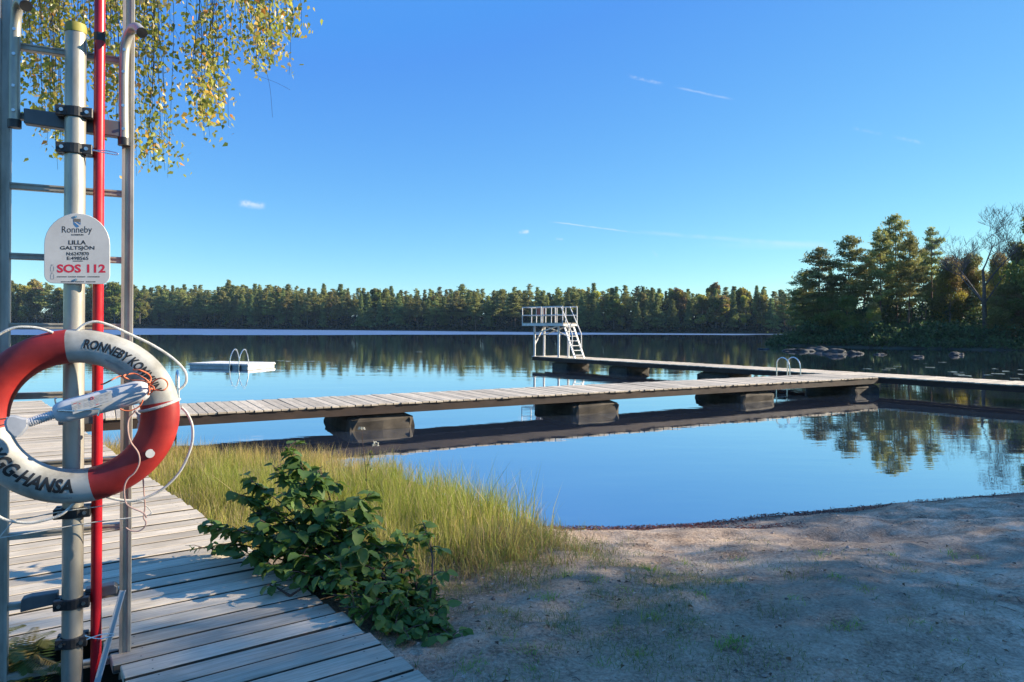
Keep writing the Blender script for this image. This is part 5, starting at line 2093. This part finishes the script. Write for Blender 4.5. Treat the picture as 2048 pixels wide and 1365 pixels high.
    v = np.stack([c0 - a * s, c0 + b_ * s * .6 + up * s * rng.uniform(0, .6, (n, 1)), c0 + a * s, c0 - b_ * s * .6 + up * s * rng.uniform(0, .6, (n, 1))], 1).reshape(-1, 3)
    pal = np.array([(0.42, 0.33, 0.22), (0.20, 0.12, 0.06), (0.55, 0.50, 0.42), (0.12, 0.08, 0.05)])
    cols = pal[rng.choice(4, n)]
    o = link('fallen_leaves', np_mesh('fallen_leaves', v, np.arange(n * 4).reshape(-1, 4), M['leafage'], np.repeat(cols, 4, 0)))
    tag(o, 'dry fallen leaves lying about on the sand', 'fallen leaves', kind='stuff')


litter()


# ------------------------------------------------------------------ alder bush
def mat_alder():
    m, nt, b = new_mat('alder_leaf')
    oi = nt.nodes.new('ShaderNodeObjectInfo')
    at = nt.nodes.new('ShaderNodeAttribute')
    at.attribute_name = 'Col'
    sp = nt.nodes.new('ShaderNodeSeparateColor')
    lk(nt, at.outputs['Color'], sp.inputs[0])
    base = ramp(nt, oi.outputs['Random'], [(0.0, (0.05, 0.115, 0.02)), (0.45, (0.10, 0.20, 0.032)), (0.8, (0.16, 0.26, 0.05)), (1.0, (0.26, 0.31, 0.07))])
    c = mix(nt, mth(nt, 'MULTIPLY', sp.outputs[0], 0.55), base, (0.12, 0.17, 0.07))
    lk(nt, c, b.inputs['Base Color'])
    b.inputs['Roughness'].default_value = 0.5
    b.inputs['Specular IOR Level'].default_value = 0.25
    tr = nt.nodes.new('ShaderNodeBsdfTranslucent')
    lk(nt, mix(nt, 0.5, c, (0.16, 0.26, 0.03)), tr.inputs['Color'])
    mx = nt.nodes.new('ShaderNodeMixShader')
    mx.inputs[0].default_value = 0.36
    lk(nt, b.outputs[0], mx.inputs[1])
    lk(nt, tr.outputs[0], mx.inputs[2])
    lk(nt, mx.outputs[0], nt.nodes['Material Output'].inputs['Surface'])
    return m


M['alder'] = mat_alder()


def leaf_geo(seed, segs=6):
    """ovate pleated leaf, one unit long along +x; returns verts, faces, vein mask"""
    rr = random.Random(seed)
    vs_, fs, cs = [], [], []
    fold, curl = rr.uniform(0.10, 0.30), rr.uniform(0.05, 0.30)
    for i in range(segs + 1):
        u = i / segs
        w = 0.36 * (math.sin(math.pi * min(1, u ** 0.8)) ** 0.75) if 0 < i < segs else 0.01
        z = -curl * u * u
        pl = 0.02 * (1 if i % 2 else -1)
        vs_ += [(u, -w * rr.uniform(0.92, 1.08), z + fold * w + pl), (u, 0, z), (u, w * rr.uniform(0.92, 1.08), z + fold * w + pl)]
        v_ = 1.0 if i % 2 else 0.0
        cs += [(v_ * 0.8,) * 3, (1.0,) * 3, (v_ * 0.8,) * 3]
    for i in range(segs):
        o = i * 3
        fs += [(o, o + 3, o + 4, o + 1), (o + 1, o + 4, o + 5, o + 2)]
    return np.array(vs_), np.array(fs), np.array(cs)


LEAF = [leaf_geo(s) for s in range(5)]
LEAF_ME = [np_mesh('leaf', v, f, M['alder'], c, smooth=True) for v, f, c in LEAF]


def build_bush(name, label, base, stems, leaf_len, max_parts, dens, seed):
    """stems: list of (pixel path end x, y, depth) aims; leaves alternate along the stems"""
    rng = random.Random(seed)
    t = thing(name, label, 'bush', tuple(base))
    wood = MB()
    spots = []
    for aim, root in stems:
        root = Vector(root)
        aim = Vector(aim)
        mid = root * 0.5 + aim * 0.5 + Vector((rng.uniform(-.06, .06), rng.uniform(-.06, .06), 0.10 * (aim - root).length))
        pth = smooth_path([root, mid, aim], 8)
        wood.tube(pth, [0.008 * (1 - 0.75 * i / (len(pth) - 1)) for i in range(len(pth))], 5, cap=False)
        L = (aim - root).length
        nb = max(4, int(L * 11))
        for k in range(nb):
            f = 0.22 + 0.78 * (k + rng.random()) / nb
            q = pth[min(int(f * (len(pth) - 1)), len(pth) - 1)]
            # side shoot with a few leaves
            d = Vector((rng.uniform(-1, 1), rng.uniform(-1, 1), rng.uniform(-0.1, 0.6))).normalized()
            sl = rng.uniform(0.05, 0.17) * (1.15 - 0.5 * f)
            e = q + d * sl
            wood.tube([q, (q + e) / 2 + Vector((0, 0, 0.01)), e], [0.003, 0.0022, 0.0012], 3, cap=False)
            for j in range(dens):
                g = (j + rng.random()) / dens
                p = q + (e - q) * g
                spots.append((p, d, f))
        for j in range(4):
            spots.append((pth[-1] - (pth[-1] - pth[-2]) * j * 1.5, Vector((rng.uniform(-1, 1), rng.uniform(-1, 1), 0.5)).normalized(), 1.0))
    wood.build('stems', M['twig'], t)
    rng.shuffle(spots)
    inv = Matrix.Translation(base).inverted()
    rest_v, rest_f, rest_c, o0 = [], [], [], 0
    for i, (p, d, f) in enumerate(spots):
        yaw = rng.uniform(0, 2 * math.pi)
        if d.xy.length > 0.1 and rng.random() < 0.6:
            yaw = math.atan2(d.y, d.x) + rng.uniform(-0.9, 0.9)
        pitch = rng.uniform(-0.25, 0.75)
        s = leaf_len * rng.uniform(0.6, 1.2)
        rot = Matrix.Rotation(yaw, 4, 'Z') @ Matrix.Rotation(pitch, 4, 'Y') @ Matrix.Rotation(rng.uniform(-0.6, 0.6), 4, 'X')
        if deck_side(p.x, p.y) < 0.05 and p.z < DECK + 0.03:
            p = Vector((p.x, p.y, DECK + rng.uniform(0.03, 0.10)))
        mt = Matrix.Translation(p) @ rot @ Matrix.Scale(s, 4)
        if i < max_parts:
            o = bpy.data.objects.new('leaf', LEAF_ME[i % 5])
            COL.objects.link(o)
            o.parent = t
            o.matrix_basis = inv @ mt
        else:
            v, ff, c = LEAF[i % 5]
            a = np.array(mt)
            rest_v.append(v @ a[:3, :3].T + a[:3, 3])
            rest_f.append(ff + o0)
            rest_c.append(c)
            o0 += len(v)
    if rest_v:
        o = link('leaf', np_mesh('foliage', np.concatenate(rest_v), np.concatenate(rest_f), M['alder'], np.concatenate(rest_c), smooth=True), t)
        o.name = 'foliage'
        o['kind'] = 'stuff'
    return t


def bushes():
    base = Vector((-1.02, 4.42, 0.30))
    r0 = [(-1.05, 4.40, 0.28), (-0.95, 4.42, 0.28), (-0.85, 4.35, 0.28), (-1.12, 4.55, 0.28)]
    aims = [(573, 888, 4.45), (600, 930, 4.4), (545, 930, 4.5), (500, 960, 4.5), (640, 935, 4.5), (470, 985, 4.5), (560, 985, 4.25), (620, 990, 4.3), (430, 1055, 4.4), (410, 1050, 4.5), (470, 1060, 4.3), (520, 1040, 4.15),
            (580, 1060, 4.1), (640, 1050, 4.15), (690, 1000, 4.3), (720, 1000, 4.4), (740, 985, 4.5), (700, 1060, 4.1), (740, 1050, 4.2), (480, 1110, 4.1), (540, 1130, 3.95), (600, 1110, 3.95), (650, 1120, 3.9), (560, 1090, 4.0), (770, 1090, 4.1),
            (520, 1085, 4.2), (610, 1020, 4.4), (660, 1010, 4.5), (500, 1020, 4.4), (720, 1100, 3.95), (680, 1140, 3.8), (450, 1090, 4.25)]
    rng = random.Random(6)
    st = [(PD(x, y, Y), r0[i % 4]) for i, (x, y, Y) in enumerate(aims)]
    build_bush('alder_bush', 'dark green alder bush with large pleated leaves spilling over the boardwalk edge', base, st, 0.098, 295, 5, 8)
    base2 = Vector((-0.55, 3.95, 0.36))
    r1 = [(-0.62, 4.0, 0.36), (-0.5, 3.9, 0.37), (-0.45, 3.75, 0.38), (-0.7, 4.15, 0.35)]
    aims2 = [(830, 1060, 4.25), (800, 1085, 4.2), (845, 1045, 4.4), (780, 1120, 4.0), (830, 1130, 4.0), (700, 1160, 3.75), (740, 1170, 3.75), (790, 1170, 3.8), (840, 1190, 3.8), (760, 1210, 3.6), (810, 1220, 3.6), (860, 1210, 3.75),
             (720, 1200, 3.65), (790, 1250, 3.5), (850, 1255, 3.55), (895, 1250, 3.6), (820, 1280, 3.4), (760, 1140, 3.9), (690, 1110, 4.0), (600, 1150, 3.85), (640, 1165, 3.78), (665, 1190, 3.68), (690, 1215, 3.58), (720, 1240, 3.5), (755, 1268, 3.42), (860, 1285, 3.45), (905, 1275, 3.5), (860, 1160, 4.0), (730, 1130, 3.95), (780, 1190, 3.6)]
    st2 = [(PD(x, y, Y), r1[i % 4]) for i, (x, y, Y) in enumerate(aims2)]
    build_bush('low_bush', 'low leafy bush creeping along the boardwalk edge in front of the alder', base2, st2, 0.072, 290, 5, 18)
    # two leafy sprigs lying on the planks
    for (px, py), lab in (((318, 1000), None), ((425, 1110), 'small leafy sprig pushing up between the boardwalk planks'), ((580, 1192), 'flat leafy sprig lying on the boardwalk beside the bush')):
        if lab is None:
            continue
        q = P(px, py, DECK + 0.01)
        build_bush('leafy_sprig', lab, q, [(q + Vector((0.12, 0.05, 0.05)), q), (q + Vector((-0.1, 0.02, 0.04)), q)], 0.055, 40, 2, px)
    # flower stem standing up out of the grass
    t = thing('flower_stem', 'single tall flower stem standing above the grass by the concrete block', 'flower', tuple(P(752, 1000, 0.1)))
    Y = 6.6
    b = MB()
    b.tube(smooth_path([PD(738, 1040, Y), PD(733, 960, Y), PD(726, 890, Y), PD(724, 858, Y)], 5), 0.0028, 5)
    b.tube(smooth_path([PD(732, 950, Y), PD(740, 915, Y), PD(750, 888, Y)], 5), 0.002, 5)
    b.build('stem', M['twig'], t)
    rng = np.random.default_rng(3)
    cen, cols = [], []
    for x, y in ((724, 857), (721, 858), (728, 856), (750, 886), (747, 890), (755, 890)):
        p = PD(x, y, Y)
        cen.append((p.x, p.y, p.z))
        cols.append((0.6, 0.58, 0.5))
    for x, y in ((735, 930), (740, 905), (745, 915), (737, 960), (733, 980), (741, 940)):
        p = PD(x, y, Y)
        cen.append((p.x, p.y, p.z))
        cols.append((0.22, 0.26, 0.06))
    v, c = tri_cloud(rng, np.array(cen), (0.009, 0.009, 0.008), 8, 0.02, np.array(cols), 0, 0.4)
    link('blossom', np_mesh('blossom', v, np.arange(len(v)).reshape(-1, 3), M['grass'], c), t)


bushes()


def fern():
    rng = random.Random(15)
    base = Vector((-2.25, 3.0, 0.2))
    t = thing('fern', 'clump of yellow green ferns growing at the foot of the ladder', 'fern', tuple(base))
    nr = np.random.default_rng(4)
    for i, (px, py, Y) in enumerate(((70, 1255, 3.3), (45, 1250, 3.35), (100, 1290, 3.2), (115, 1330, 3.1), (30, 1275, 3.25), (85, 1320, 3.1), (55, 1345, 3.0), (20, 1330, 3.05), (120, 1275, 3.35), (60, 1300, 3.2), (140, 1350, 3.05), (10, 1300, 3.15), (95, 1345, 3.0), (40, 1320, 3.0), (105, 1262, 3.3))):
        aim = PD(px, py, Y)
        root = base + Vector((rng.uniform(-.2, .2), rng.uniform(-.12, .25), 0.05))
        mid = (root + aim) / 2 + Vector((0, 0, 0.14))
        pth = smooth_path([root, mid, aim], 9)
        vs_, fs, cs = [], [], []
        hue = rng.random()
        col = Vector((0.10, 0.15, 0.035)).lerp(Vector((0.34, 0.26, 0.08)), hue)
        for k in range(3, len(pth)):
            p = pth[k]
            d = (pth[k] - pth[k - 1]).normalized()
            side = d.cross(ZU).normalized()
            w = 0.062 * (1 - (k - 3) / (len(pth) - 2)) ** 0.8 + 0.010
            for sub in (0.0, 0.5):
                pp = p - (pth[k] - pth[k - 1]) * sub
                for s in (-1, 1):
                    o = len(vs_)
                    tip = pp + side * s * w + d * w * 0.35 - ZU * w * 0.25
                    vs_ += [pp - d * 0.002, pp + d * 0.003, (pp + tip) / 2 + d * 0.005, tip, (pp + tip) / 2 - d * 0.003]
                    fs += [(o, o + 1, o + 2), (o, o + 2, o + 4), (o + 4, o + 2, o + 3)]
                    cs += [tuple(col * rng.uniform(0.8, 1.2))] * 5
        link('frond', np_mesh('frond', np.array([tuple(q) for q in vs_]), np.array(fs), M['grass'], np.array(cs)), t)


fern()


# ------------------------------------------------------------------ the air over the lake
def haze():
    m = bpy.data.materials.new('haze')
    m.use_nodes = True
    nt = m.node_tree
    nt.nodes.clear()
    out = nt.nodes.new('ShaderNodeOutputMaterial')
    v = nt.nodes.new('ShaderNodeVolumePrincipled')
    v.inputs['Color'].default_value = (0.45, 0.68, 1.0, 1)
    v.inputs['Density'].default_value = 0.00013
    v.inputs['Anisotropy'].default_value = 0.0
    nt.links.new(v.outputs[0], out.inputs['Volume'])
    b = MB()
    b.box((0, 650, 13.0), (1840, 1760, 31))
    o = b.build('haze', m)
    tag(o, 'thin bluish haze in the air over the lake', 'haze', kind='stuff')


haze()
